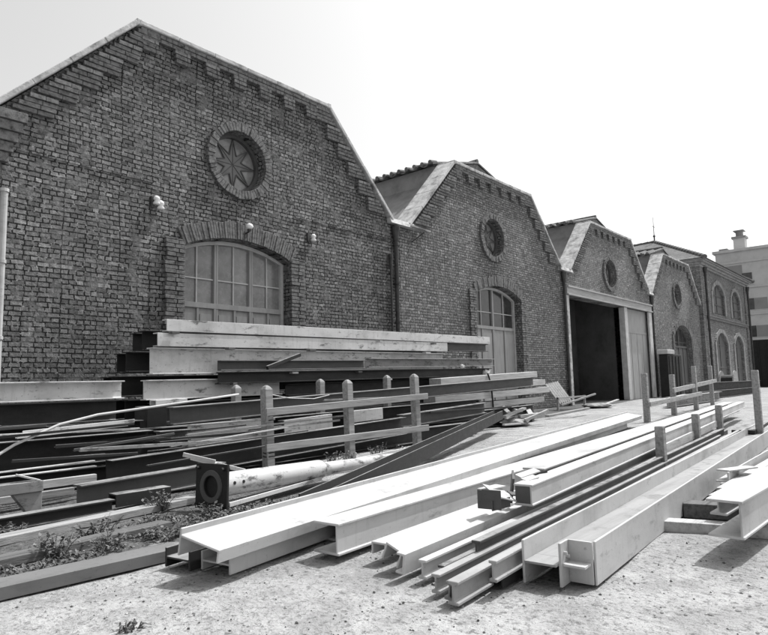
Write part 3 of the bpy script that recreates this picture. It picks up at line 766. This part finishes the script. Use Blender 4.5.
# G: beam on the right, raised on timbers
beam('white I beam at the right edge raised on timber blocks', 'I', (3.70, -9.115, .115), (12.5, -9.53, .17), .175, .195, 'white', G1, prof=prof_off(.175, .195, .008))
beam('second white beam behind the raised one at the right', 'I', (4.35, -8.93, .10), (12.0, -9.22, .12), .10, .12, 'offwhite', G1)
beam('wide flat timber block under the raised right beam', 'B', (4.18, -8.52, .0), (4.43, -9.40, .0), .12, .065, 'wood_pale', 'timber blocks under the right beam')
beam('thicker dark timber block behind, under the raised right beam', 'B', (4.72, -8.62, .0), (4.95, -9.45, .0), .15, .095, 'wood_dark', 'timber blocks under the right beam')
beam('far timber block under the raised right beams', 'B', (8.0, -8.62, .0), (8.2, -9.6, .0), .15, .10, 'wood', 'timber blocks under the right beam')
G3 = 'light bars and angles between the two right beams'
for lab, kd, p, q, w, h, mt in (
    ('short flat white plate bar lying across the light bars', 'B', (5.35, -8.74, .235), (5.75, -8.86, .225), .10, .012, 'offwhite'),
    ('white angle nearest the front beam on the right', 'L', (5.3, -8.745, .16), (12.0, -8.62, .16), .09, .075, 'white'),
    ('white channel beside the angle on the right', 'U', (4.9, -8.835, .12), (11.0, -8.84, .14), .08, .06, 'offwhite'),
    ('thin grey bar beside the white channel on the right', 'L', (5.0, -8.90, .14), (11.4, -8.96, .16), .05, .05, 'pale')):
    beam(lab, kd, p, q, w, h, mt, G3, name='steel_bar' if kd == 'B' else None)
for lab, p, q, r in (('thin steel tube with an open end beside the raised beam', (4.85, -8.80, .11), (11.2, -8.90, .13), .022),):
    o = MB().tube([p, q], r, 12).build('steel_tube', 'pale', base=p); tag(o, lab, 'steel tube', G3)
beam('timber packing under the light bars', 'B', (5.6, -8.66, .0), (5.65, -8.98, .0), .09, .11, 'wood', 'timber packing under steel')
beam('timber packing under the far end of the light bars', 'B', (9.6, -8.5, .0), (9.65, -9.0, .0), .09, .12, 'wood', 'timber packing under steel')

# stakes holding the pile
def stake(x, y, h, w, label, group, mat='wood', lean=(0, 0), point=False, dz=-.02):
    m = MB(); a = w/2; n = 4
    tx, ty = x+lean[0]*h, y+lean[1]*h
    lv = [(x, y, dz, a), (tx, ty, h-(w*.45 if point else .008), a)] + ([(tx, ty, h-w*.16, a*.62), (tx, ty, h, a*.22)] if point else [(tx, ty, h, a-.006)])
    for (px, py, pz, r) in lv: m.v += [(px-r, py-r, pz), (px+r, py-r, pz), (px+r, py+r, pz), (px-r, py+r, pz)]
    for k in range(len(lv)-1):
        for j in range(4): m.f.append((k*4+j, k*4+(j+1) % 4, k*4+4+(j+1) % 4, k*4+4+j))
    m.f.append((3, 2, 1, 0)); e = 4*(len(lv)-1); m.f.append((e, e+1, e+2, e+3))
    if label is None: return m
    return tag(m.build('timber_stake', mat, base=(x, y, 0), bevel=.004), label, 'stake', group)
GS = 'stakes holding the yard pile'
stake(6.75, -7.86, .46, .085, 'nearest squat timber stake holding the white beams on the yard pile', GS, 'wood')
stake(8.95, -7.63, .47, .085, 'middle squat timber stake holding the white beams on the yard pile', GS, 'wood')
stake(11.0, -7.44, .5, .09, 'farthest squat timber stake holding the white beams on the yard pile', GS, 'wood')
beam('pale plank on edge between the squat stakes below the staked beam', 'B', (6.80, -7.80, .135), (11.6, -7.34, .16), .03, .10, 'wood_pale', None, name='plank')

# ------------------------------------------------------------------ the lamp pole with its base plate, the dark girder across it
t = thing('lamp_pole', (2.9, -5.66, 0), 'pale tapered steel pole lying down with a dark square base plate', 'pole')
pd = Vector((1, .155, -.03)).normalized(); b0 = Vector((2.90, -5.66, .185)); rt = Vector((pd.y, -pd.x, 0)).normalized(); upv = rt.cross(pd)
def P_(s): return b0+pd*s
MB().tube([P_(0), P_(.02), P_(.75), P_(1.33), P_(1.35), P_(1.40), P_(1.42), P_(3.6)], [.096, .095, .093, .091, .089, .064, .062, .045], 32, False).build('pole', 'pole_paint', t, smooth=True)
pl = MB(); R0 = .175; N = 16
sq = []
for k in range(N):
    a = 2*math.pi*k/N; c_, s_ = math.cos(a), math.sin(a); q = R0/max(abs(c_), abs(s_)); sq.append((c_*q, s_*q))
for off, rev in ((-.02, 0), (0, 1)):
    o = len(pl.v)
    for k in range(N):
        a = 2*math.pi*k/N; pl.v.append(tuple(P_(off)+rt*sq[k][0]+upv*sq[k][1])); pl.v.append(tuple(P_(off)+rt*(.08*math.cos(a))+upv*(.085*math.sin(a))))
    for k in range(N): pl.f.append((o+2*k, o+2*((k+1) % N), o+2*((k+1) % N)+1, o+2*k+1))
for k in range(N):
    k2 = (k+1) % N; pl.f.append((2*k, 2*k2, 2*N+2*k2, 2*N+2*k)); pl.f.append((2*k+1, 2*k2+1, 2*N+2*k2+1, 2*N+2*k+1))
pl.build('base_plate', 'black', t)
fr_ = MB(); N2 = 28
for q_, off in ((.083, -.030), (.118, -.030), (.122, -.0205), (.080, -.0205)):
    for k in range(N2):
        a = 2*math.pi*k/N2; fr_.v.append(tuple(P_(off)+rt*(q_*math.cos(a))+upv*(q_*1.05*math.sin(a))))
for r_ in range(4):
    for k in range(N2): fr_.f.append((r_*N2+k, r_*N2+(k+1) % N2, ((r_+1) % 4)*N2+(k+1) % N2, ((r_+1) % 4)*N2+k))
fr_.build('flange_ring', 'mid', t)
MB().tube([P_(.004), P_(.012)], .094, 20).build('inner_plug', 'black', t)  # black disc added inside the pole as the shade of the hole
for sgn in (-1, 1):
    for s2 in (-1, 1): MB().tube([P_(-.05)+rt*(.14*sgn)+upv*(.14*s2), P_(.03)+rt*(.14*sgn)+upv*(.14*s2)], .013, 8).build('bolt', 'black', t)
for s_ in (.14, .24): MB().tube([P_(s_)+rt*.064+upv*.015, P_(s_)+rt*.097+upv*.016], .014, 8).build('bolt_hole', 'black', t)
beam('dark girder on its side slanting across the pale pole', 'H', (3.15, -6.50, .01), (10.4, -3.80, .24), .17, .16, 'dark', None, bevel=.002)
beam('short rusty packing piece under the dark slanting girder', 'B', (4.5, -5.95, .0), (4.7, -5.55, .0), .1, .07, 'wood_dark', 'timber packing under steel')
for lab, p, q in (('pale angle iron leaning behind the base plate', (2.95, -5.25, .36), (3.35, -5.45, .22)), ('thin pale bar lying beside the base plate', (2.86, -5.3, .40), (3.0, -5.55, .34)),
                  ('pale flat bar lying on the ground under the pole', (2.95, -5.78, .03), (4.2, -5.5, .05)), ('long pale bar lying just behind the pole', (3.3, -5.38, .10), (6.8, -4.75, .10))):
    beam(lab, 'L', p, q, .05, .035, 'pale', 'loose pale bars by the pole')

# ------------------------------------------------------------------ rail fence and the rear stakes
t = thing('rail_fence', (5.9, -4.25, 0), 'grey timber fence of pointed posts and two rails before the stacked beams', 'fence')
FP = [(4.62, -4.20, .97, .105), (5.88, -4.28, 1.02, .10), (7.26, -4.30, 1.09, .10)]
for x, y, h, w in FP: stake(x, y, h, w, None, None, point=True, lean=(-.035, 0)).build('post', 'wood', t, bevel=.004)
for z0, z1, hh in ((.665, .76, .085), (.265, .30, .085)):
    MB().bar((4.50, -4.30, z0), (7.42, -4.385, z1), .035, hh).build('rail', 'wood', t, bevel=.004)
for z in (.62, .57, .20, .16):
    MB().tube([(4.62+.066*math.cos(a), -4.20+.066*math.sin(a), z+.003*math.sin(3*a)) for a in [2*math.pi*k/16 for k in range(17)]], .006, 6).build('wire_tie', 'black', t)
GR = 'pointed stakes behind the low beams'
for x, h, lab in ((5.02, .985, 'first pointed stake from the left behind the low beams'), (6.55, 1.05, 'middle pointed stake behind the low beams'), (8.1, 1.10, 'right pointed stake behind the low beams')):
    stake(x, -3.02, h, .10, lab, GR, 'wood', point=True)

# ------------------------------------------------------------------ tall stack of beams against the nearest workshop
G4 = 'weathered beams in the tall stack by the workshop'
def row(lab, kd, x0, x1, y, z0, z1, w, h, mt, grp=G4, y1=None, **k):
    return beam(lab, kd, (x0, y, z0), (x1, y if y1 is None else y1, z1), w, h, mt, grp, **k)
row('topmost pale channel of the tall stack, longest of the row', 'C', 4.25, 12.2, -2.53, 1.70, 1.79, .12, .155, 'pale')
row('second pale channel from the top of the tall stack', 'C', 4.13, 10.55, -2.52, 1.50, 1.585, .12, .175, 'pale')
row('short dark beam with a cut end at the right of the tall stack', 'I', 10.62, 12.15, -2.5, 1.60, 1.62, .14, .165, 'mid')
row('big pale I beam with bolt holes in the third layer of the stack', 'I', 4.08, 10.5, -2.48, 1.14, 1.20, .16, .345, 'pale')
row('dark open channel hung before the big pale beam, left one', 'CI', 5.0, 7.95, -2.66, 1.185, 1.225, .09, .14, 'mid')
row('grey open channel before the big pale beam, right one', 'CI', 8.0, 12.2, -2.66, 1.24, 1.29, .09, .16, 'worn')
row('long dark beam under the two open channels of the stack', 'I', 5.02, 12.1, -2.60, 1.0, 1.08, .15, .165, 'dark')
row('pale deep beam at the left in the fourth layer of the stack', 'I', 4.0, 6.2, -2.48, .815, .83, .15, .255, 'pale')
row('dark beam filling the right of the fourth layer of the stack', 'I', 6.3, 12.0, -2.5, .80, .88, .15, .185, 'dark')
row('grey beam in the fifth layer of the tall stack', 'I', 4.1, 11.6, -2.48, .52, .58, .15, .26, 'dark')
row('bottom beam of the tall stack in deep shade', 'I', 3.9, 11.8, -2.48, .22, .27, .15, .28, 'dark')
for k, y in enumerate((-2.05, -1.62)):
    for j, z in enumerate((.22, .55, .86, 1.18, 1.47)):
        row('dark beam inside the tall stack, its shaded end showing at the left', 'I', (3.80 if z < 1.4 else 4.2)+.09*((j*2+k) % 4), 11.7-.2*j, y, z, z+.06, .18, .27, 'black', 'inner beams of the tall stack')  # black colour carries the shade inside the stack
for x in (4.5, 8.2, 11.2):
    for z in (.19,):
        pass
row('dark bar hanging at a slant across the stacked channels', 'B', 5.72, 6.35, -2.80, 1.20, 1.40, .05, .05, 'dark', None, name='steel_bar', cat='steel bar')
for x, lab in ((4.4, 'left sleeper under the tall stack'), (8.0, 'middle sleeper under the tall stack'), (11.3, 'right sleeper under the tall stack')):
    beam(lab, 'B', (x, -2.75, 0), (x, -1.35, 0), .18, .215, 'wood_dark', 'sleepers under the tall stack')
# rags and rubble lumps caught on the stack
def lump(name, label, x, y, z, r, mat, cat, group=None, sq=.6):
    bm = bmesh.new(); bmesh.ops.create_icosphere(bm, subdivisions=2, radius=1); m = MB()
    sd = rnd.random()*50
    for v in bm.verts:
        s = 1+.45*noise.noise(v.co*1.6+Vector((sd, 0, 0))); m.v.append((x+v.co.x*r*s, y+v.co.y*r*s*.8, z+r*sq+v.co.z*r*s*sq))
    m.f = [tuple(v.index for v in f.verts) for f in bm.faces]; bm.free()
    return tag(m.build(name, mat, base=(x, y, z)), label, cat, group)
lump('cement_lump', 'pale lump of cement on the dark beam of the tall stack', 10.9, -2.68, 1.235, .07, 'plaster', 'lump')
lump('cement_lump', 'pale crumpled lump at the right end of the tall stack', 11.95, -2.60, 1.075, .13, 'plaster', 'lump')

# ------------------------------------------------------------------ left rack of dark girders
G5 = 'girders stacked at the left of the yard'
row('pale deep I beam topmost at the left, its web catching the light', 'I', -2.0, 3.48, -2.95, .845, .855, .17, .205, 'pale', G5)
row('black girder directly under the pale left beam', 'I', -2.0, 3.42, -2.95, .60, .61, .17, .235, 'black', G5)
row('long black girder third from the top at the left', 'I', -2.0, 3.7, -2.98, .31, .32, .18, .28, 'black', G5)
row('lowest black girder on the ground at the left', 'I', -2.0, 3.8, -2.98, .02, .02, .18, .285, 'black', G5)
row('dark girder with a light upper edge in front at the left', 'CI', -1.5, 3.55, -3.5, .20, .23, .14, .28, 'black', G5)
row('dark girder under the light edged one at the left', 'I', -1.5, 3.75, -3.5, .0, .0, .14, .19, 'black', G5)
row('thin pale angle lying on the left girders', 'L', 2.3, 3.42, -3.36, .55, .60, .07, .035, 'pale', 'pale bars on the left girders')
row('second thin pale angle lying lower on the left girders', 'L', 2.22, 3.3, -3.46, .52, .57, .05, .03, 'pale', 'pale bars on the left girders')
row('short pale block between the left girders and the tall stack', 'U', 3.68, 4.08, -3.3, .77, .78, .14, .06, 'pale', None)
row('dark block end showing in the gap left of the tall stack', 'B', 3.75, 4.0, -2.9, .0, .0, .3, .75, 'black', None, name='timber_block', cat='timber')
# front dark girders towards the camera
row('long dark girder with bright upper edge running behind the base plate', 'CI', 2.85, 7.5, -4.02, .03, .18, .12, .26, 'dark', G5, y1=-3.86)
row('dark grey girder with a bright lower flange at the left', 'I', 2.30, 3.75, -4.62, .0, .03, .14, .185, 'mid', G5, y1=-4.55)
row('white board on edge behind the dark grey girder', 'B', 1.2, 2.63, -4.22, .135, .14, .05, .065, 'wood_pale', 'boards on the left girders', name='plank', cat='plank')
row('second pale board just below the white one', 'B', 1.2, 2.42, -4.26, .06, .065, .05, .055, 'wood', 'boards on the left girders', name='plank', cat='plank')
row('thin light strip lying over the left dark girders', 'B', 1.0, 2.75, -3.92, .255, .285, .05, .012, 'pale', 'thin strips on the left girders', name='steel_bar', cat='steel bar')
row('second thin light strip over the left dark girders', 'B', 1.4, 2.72, -4.02, .235, .245, .05, .012, 'pale', 'thin strips on the left girders', name='steel_bar', cat='steel bar')
row('dark short channel with a bright rim lying at the left', 'U', 2.42, 2.9, -4.98, .03, .03, .13, .10, 'dark', None)
row('low dark rail with a light top edge at the left', 'I', .2, 2.4, -5.12, .0, .0, .10, .10, 'dark', 'rails on the ground at the left', y1=-5.02)
row('long pale plank on edge lying across the weeds at the left', 'B', .2, 3.0, -5.62, .0, .0, .13, .05, 'wood', 'rails on the ground at the left', y1=-5.22, name='plank', cat='plank')
row('dark rotten timber half buried among the weeds', 'B', .2, 2.35, -6.12, .0, .0, .13, .05, 'wood_dark', 'rails on the ground at the left', y1=-5.92)
row('grey kerb beam at the lower left, weeds growing behind it', 'C', .3, 2.02, -6.53, .0, .0, .17, .062, 'kerb', 'rails on the ground at the left', y1=-6.62, prof=prof_U(.17, .062))
# gusset bracket on the left
t = thing('gusset_bracket', (1.9, -4.7, 0), 'grey tapered gusset bracket standing at the left edge', 'bracket')
MB().prism_y([(1.0, .19), (2.0, .19), (2.0, .27), (1.0, .27)], -4.72, -4.60).build('arm', 'worn', t, bevel=.003)
MB().prism_y([(1.92, .0), (2.0, .0), (2.0, .188), (1.79, .188)], -4.70, -4.62).build('leg', 'worn', t, bevel=.003)
MB().bar((1.82, -4.66, .33), (1.98, -4.70, .27), .05, .012).build('strap', 'pale', t)
# between the two rows of posts
row('grey I beam with bright top flange behind the fence rails', 'I', 3.75, 12.6, -3.55, .55, .83, .15, .20, 'mid', G5, y1=-3.4)
row('pale boxed beam under the grey one left of the fence', 'C', 3.97, 5.15, -3.5, .29, .31, .13, .235, 'pale', G5)
row('pale beam piece glimpsed between the fence rails', 'C', 5.35, 6.22, -3.55, .32, .36, .13, .19, 'pale', G5)
row('second pale beam piece glimpsed between the fence rails', 'C', 6.6, 7.3, -3.55, .40, .42, .13, .17, 'pale', G5)
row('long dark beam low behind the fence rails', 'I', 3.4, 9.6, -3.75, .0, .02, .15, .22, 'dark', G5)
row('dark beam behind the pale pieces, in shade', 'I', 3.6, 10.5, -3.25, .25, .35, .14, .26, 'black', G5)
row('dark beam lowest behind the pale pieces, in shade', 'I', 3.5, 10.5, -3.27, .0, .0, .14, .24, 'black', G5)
row('small dark box section left of the pale boxed beam', 'I', 3.55, 3.93, -3.62, .38, .38, .15, .12, 'mid', G5)
row('light topped beam right of the fence, on the ground', 'I', 7.7, 10.2, -3.62, .26, .36, .14, .20, 'mid', G5)
# loose thin bars caught among the girders
r3 = random.Random(21)
for k in range(16):
    x0 = r3.uniform(1.2, 3.6); y = r3.uniform(-4.9, -3.4); z = .30+(y+4.9)*.13+r3.uniform(-.05, .1) if y < -3.9 else r3.uniform(.42, .62)
    L_ = r3.uniform(.7, 2.4)
    beam('thin weathered bar lying loose among the left girders', 'L', (x0, y, z), (x0+L_, y+r3.uniform(-.18, .18), z+r3.uniform(-.06, .09)), r3.uniform(.02, .05), r3.uniform(.012, .035), r3.choice(['pale', 'worn', 'mid', 'mid', 'dark', 'dark']), 'thin bars among the left girders')
for k in range(12):
    x0 = r3.uniform(4.6, 8.5); y = r3.uniform(-4.0, -3.1); z = r3.uniform(.30, .78); L_ = r3.uniform(.8, 2.5)
    beam('thin weathered bar lying loose behind the fence rails', 'L', (x0, y, z), (x0+L_, y+r3.uniform(-.15, .15), z+r3.uniform(-.03, .09)), r3.uniform(.02, .05), r3.uniform(.012, .035), r3.choice(['pale', 'worn', 'mid', 'dark']), 'thin bars behind the fence')
for k in range(10):
    x0 = r3.uniform(4.1, 10.0); z = (1.66, 1.47, 1.12, .98)[k % 4]+.008*(x0-4); w_ = r3.uniform(.06, .16)
    beam('small timber spacer wedged between the stacked beams', 'B', (x0, -2.64, z), (x0+w_, -2.64, z), .09, .03, 'wood_pale' if k % 3 == 0 else 'wood_dark', 'spacers wedged in the tall stack', name='timber_block', cat='timber')
# hose or bent rod
pts = [(1.6, -3.95, .22), (1.95, -3.92, .44), (2.06, -3.9, .50), (2.44, -3.88, .65), (2.80, -3.86, .72), (3.32, -3.84, .765), (3.91, -3.80, .815), (4.52, -3.76, .87)]
tag(MB().tube(pts, .013, 8).build('bent_rod', 'offwhite', base=pts[0], smooth=True), 'pale bent rod curving up across the left girders', 'rod')
pts = [(5.0, -3.72, .86), (5.3, -3.78, .80), (5.7, -3.8, .78), (6.0, -3.78, .82)]
tag(MB().tube(pts, .006, 6).build('loose_wire', 'pale', base=pts[0]), 'thin loose wire sagging behind the fence', 'wire')

# ------------------------------------------------------------------ stacked planks to the right of the tall stack
G6 = 'pale planks stacked before the second workshop'
for k, (lab, x0, x1, z0, z1, h, mt) in enumerate((
        ('topmost pale plank of the stack before the second workshop', 9.7, 13.6, .90, 1.03, .13, 'wood_pale'),
        ('second pale plank, split along its edge, before the second workshop', 9.6, 14.0, .73, .84, .13, 'wood_pale'),
        ('third pale plank of the stack, reaching furthest right', 9.5, 14.2, .56, .66, .13, 'wood_pale'),
        ('lowest light plank of the stack before the second workshop', 9.6, 13.9, .38, .44, .12, 'wood'))):
    row(lab, 'B', x0, x1, -2.86, z0, z1, .28, h, mt, G6, name='plank', cat='plank')
for x in (10.2, 12.0, 13.3):
    beam('dark timber spacer between the stacked pale planks', 'B', (x, -3.0, .0), (x, -2.72, .0), .1, .37, 'wood_dark', 'spacers in the plank stack', name='timber_block', cat='timber')
row('dark girder under the pale plank stack', 'I', 9.7, 13.2, -3.05, .15, .2, .14, .2, 'dark', G6, name='steel_beam', cat='steel beam')
tag(MB().tube([(11.35, -3.02, 1.12), (11.45, -3.03, .9), (11.5, -3.02, .6), (11.52, -3.02, .4)], .018, 8).build('strap', 'black', base=(11.5, -3.0, .4)), 'dark strap hanging over the stacked planks', 'strap')
# loose timber and scrap by the wall
r2 = random.Random(11)
LB = ['splintered pale board lying in the rubble before the second workshop', 'short grey board end in the rubble', 'bent light strip in the rubble near the garage', 'broken board tipped up in the rubble', 'narrow lath lying by the garage post',
      'flat board on the sand before the garage', 'long grey board lying before the garage opening', 'thin stick lying across the rubble heap', 'short thick timber offcut by the dark girder end', 'weathered board beside the plank stack', 'pale offcut leaning on the rubble heap', 'crossed lath on the rubble heap']
SC = [(11.3, -3.4, .25, 1.2, .15, .10), (12.0, -3.35, .22, .7, -.4, .05), (12.6, -3.2, .15, 1.4, .3, .02), (11.7, -3.3, .3, .6, .9, .3), (20.2, -1.8, .1, 2.2, .1, .06), (22.5, -2.6, .05, 2.6, .05, .02), (25.5, -2.2, .12, 5.0, .12, .01),
      (12.3, -3.5, .2, .8, .6, .15), (11.0, -3.55, .12, .5, -.2, .0), (14.2, -2.9, .1, 2.0, -.1, .05), (11.9, -3.55, .15, .55, -.7, .35), (12.2, -3.3, .33, .7, 1.3, .12)]
for lab, (x, y, z, L, a, e) in zip(LB, SC):
    d = Vector((math.cos(a)*math.cos(e), math.sin(a)*math.cos(e), math.sin(e)))*L
    row_ = beam(lab, 'B', (x, y, z-.05), (x+d.x, y+d.y, z-.05+d.z), r2.uniform(.07, .13), r2.uniform(.03, .06), r2.choice(['wood_pale', 'wood', 'wood_pale']), 'scrap boards before the workshops', name='board', cat='board')
tag(lump('rubble_heap', None, 12.0, -3.25, 0, .4, 'rubble', None, None, .22), 'low heap of pale rubble under the scrap boards', 'rubble')
tag(lump('rubble_heap', None, 20.5, -1.6, 0, .55, 'rubble', None, None, .14), 'flat rubble heap at the foot of the garage post', 'rubble')
# slatted pallet leaning on the wall
t = thing('pallet', (18.8, -.75, 0), 'slatted timber pallet leaning before the second workshop wall', 'pallet')
c0 = Vector((18.15, -.95, .82)); ux = Vector((.86, .05, .06)); uz = Vector((.42, -.25, -.62))
for k in range(6):
    a = c0+ux*(k/5); MB().bar(a, a+uz, .09, .025, (0, 1, 0)).build('slat', 'wood_pale', t)
for s in (.08, .85): MB().bar(c0+uz*s+Vector((0, .04, 0)), c0+ux+uz*s+Vector((0, .04, 0)), .05, .08, (0, 1, 0)).build('cross_bar', 'wood', t)
m = MB(); m.bar((18.4, -1.3, .16), (20.6, -1.5, .45), .05, .05); m.box(18.2, 18.26, -1.3, -1.24, 0, .4); m.box(20.2, 20.26, -1.3, -1.24, 0, .42); m.box(18.2, 20.26, -1.32, -1.25, .36, .41)
tag(m.build('sawhorse', 'wood', base=(19.2, -1.3, 0)), 'low timber trestle beside the leaning pallet', 'trestle')

# ------------------------------------------------------------------ far yard: fence, dark girders, bin, drum
t = thing('rail_fence', (18, -4.9, 0), 'distant timber fence of plain posts in front of the garage', 'fence')
for x, y, h in ((14.1, -5.3, 1.05), (16.9, -5.05, 1.02), (19.5, -4.9, 1.25), (23.0, -4.5, 1.3)): stake(x, y, h, .115, None, None).build('post', 'wood', t, bevel=.005)
MB().bar((16.6, -5.15, .62), (23.3, -4.58, .80), .06, .11).build('rail', 'wood', t); MB().bar((14.0, -5.40, .38), (19.8, -4.98, .46), .06, .10).build('rail', 'wood', t)
stake(10.58, -8.06, 1.03, .09, 'tall timber post beside the pile at the right edge', None, 'wood')
beam('dark beam lying flat behind the tall right post', 'B', (10.3, -7.9, .12), (12.5, -7.75, .14), .3, .05, 'dark', None, name='steel_plate')
G7 = 'dark girders stacked far at the right'
row('upper dark girder of the far stack at the right', 'I', 26.0, 39.0, -3.0, .34, .30, .3, .36, 'dark', G7)
row('lower dark girder of the far stack at the right', 'I', 25.8, 38.6, -3.05, .02, .02, .3, .31, 'dark', G7)
row('pale beam lying before the far dark girders', 'I', 20.5, 27.0, -3.8, .02, .05, .25, .3, 'worn', G7)
t = thing('metal_bin', (32.2, -.6, 0), 'dark metal bin with a white lid before the fourth workshop', 'bin')
MB().box(31.2, 33.4, -.75, -.35, 0, 2.05).build('body', 'black', t, bevel=.02)
MB().box(31.1, 32.2, -.8, -.3, 2.053, 2.26).build('lid', 'offwhite', t, bevel=.02)
m = MB()
for k in range(4): m.box(31.4+.5*k, 31.46+.5*k, -.78, -.752, .1, 1.95)
m.build('rib', 'dark', t)
t = thing('cable_drum', (40.0, -1.4, 0), 'round cable drum standing before the brick house', 'cable drum')
for y in (-1.75, -1.05): MB().tube([(40, y, .62), (40, y+.06, .62)], .62, 28).build('flange', 'wood', t)
MB().tube([(40, -1.7, .62), (40, -1.06, .62)], .38, 20).build('core', 'dark', t)

# ------------------------------------------------------------------ weeds
def weed(x, y, h, nst, label, spread=.18, leaf=.026, group='weeds in the yard', z=0):
    r = random.Random(int(x*1000+y*77)); m = MB()
    for k in range(nst):
        a = r.uniform(0, 6.28); L = h*r.uniform(.5, 1.0); lean = r.uniform(.1, .7)*spread
        p0 = Vector((x+r.uniform(-.4, .4)*spread, y+r.uniform(-.4, .4)*spread, z-.01)); tip = p0+Vector((math.cos(a)*lean, math.sin(a)*lean, L))
        m.tube([p0, (p0+tip)/2+Vector((0, 0, .02)), tip], [.004, .003, .0015], 4)
        for q in range(int(9*L/h)+4):
            s = (q+1)/(int(9*L/h)+4); c = p0.lerp(tip, s); b = r.uniform(0, 6.28); el = r.uniform(-.3, .7); ll = leaf*r.uniform(.6, 1.5)
            d = Vector((math.cos(b)*math.cos(el), math.sin(b)*math.cos(el), math.sin(el))); w = d.cross(Vector((r.uniform(-.4, .4), r.uniform(-.4, .4), 1))).normalized()*ll*.32
            m.add([c, c+d*ll*.5+w, c+d*ll, c+d*ll*.5-w], [(0, 1, 2, 3)])
    return tag(m.build('weed', 'leaf', base=(x, y, z)), label, 'weed', group)
WD = [(1.55, -6.05, .20, 16, 'weed clump growing behind the kerb beam at far left'), (1.85, -6.15, .16, 14, 'low weed beside the kerb beam, second from the left'), (1.95, -5.75, .20, 14, 'upright weed beside the pale plank'),
      (2.35, -5.75, .14, 12, 'small weed between the plank and the pole base'), (2.2, -6.2, .14, 12, 'low spreading weed behind the end of the kerb beam'), (2.72, -5.85, .16, 16, 'leafy weed at the foot of the base plate'), (2.5, -6.15, .18, 16, 'leafy weed between the kerb end and white beam'),
      (2.95, -6.25, .12, 14, 'low weed beside the white beam'), (3.25, -5.95, .10, 12, 'small weed under the pale pole'), (2.65, -5.3, .24, 14, 'tall weed behind the base plate at left'),
      (5.25, -4.6, .26, 16, 'leafy weed behind the pole near the first fence post'), (5.6, -4.55, .20, 14, 'leafy weed between the first two fence posts'), (6.15, -4.5, .30, 18, 'tall weed beside the middle fence post'), (6.6, -4.6, .18, 12, 'small weed right of the middle fence post'),
      (1.30, -7.47, .035, 12, 'tiny weed in the sand at the bottom left', .10, .014), (1.62, -5.2, .14, 12, 'weed sprouting between the rails at far left'), (7.0, -4.65, .16, 10, 'small weed near the last fence post')]
WD = [(w[0], w[1], w[2]*(1 if len(w) > 5 else .7), int(w[3]*(1 if len(w) > 5 else 1.5))) + tuple(w[4:]) for w in WD]
for w in WD: weed(*w)
# low ground cover in the dirt strip
m = MB(); r = random.Random(5)
for k in range(7000):
    x = r.uniform(.9, 3.6); y = -6.35+.1*(x-1)+r.uniform(-.05, 1.0)*(.55 if x < 2.6 else .35)
    if noise.noise((x*3, y*3, 0)) < -.05: continue
    b = r.uniform(0, 6.28); ll = r.uniform(.012, .035); d = Vector((math.cos(b), math.sin(b), r.uniform(.2, 1.2))).normalized(); w = Vector((-d.y, d.x, .2))*ll*.35; c = Vector((x, y, r.uniform(0, .02)))
    m.add([c, c+d*ll*.5+w, c+d*ll, c+d*ll*.5-w], [(0, 1, 2, 3)])
tag(m.build('ground_cover', 'leaf', base=(2, -6, 0)), 'low green ground cover in the dirt between the rails', 'ground cover', None, 'stuff')

# ------------------------------------------------------------------ loose stones on the sand
def pebbles(n, mat, seed, rng, label):
    r = random.Random(seed); m = MB()
    octv = [(1, 0, 0), (-1, 0, 0), (0, 1, 0), (0, -1, 0), (0, 0, 1), (0, 0, -1)]; octf = [(0, 2, 4), (2, 1, 4), (1, 3, 4), (3, 0, 4), (2, 0, 5), (1, 2, 5), (3, 1, 5), (0, 3, 5)]
    k = 0
    while k < n:
        d = r.uniform(1.2, 11)**1.0; a = r.uniform(-.15, 1.55)
        x = d*math.sin(a); y = -9.98+d*math.cos(a)*1.0
        if y > -.5 or x > 24: continue
        if noise.noise((x*1.5, y*1.5, seed)) < r.uniform(-.5, .25): continue
        s = rng[0]+(rng[1]-rng[0])*r.random()**4; k += 1
        gz = .022*noise.noise((x*.9, y*.9, 0)) + .010*noise.noise((x*3.1, y*3.1, 5))-.006
        m.add([(x+v[0]*s*r.uniform(.6, 1.3), y+v[1]*s*r.uniform(.6, 1.3), gz+s*.25+v[2]*s*r.uniform(.4, .8)) for v in octv], octf)
    tag(m.build('gravel', mat, base=(0, 0, 0)), label, 'gravel', None, 'stuff')
pebbles(9000, 'stone', 3, (.002, .010), 'loose pale stones scattered over the sandy yard')
pebbles(9000, 'stone_dark', 9, (.002, .010), 'loose dark stones scattered over the sandy yard')

for o in bpy.data.objects:
    if '_base' in o: del o['_base']
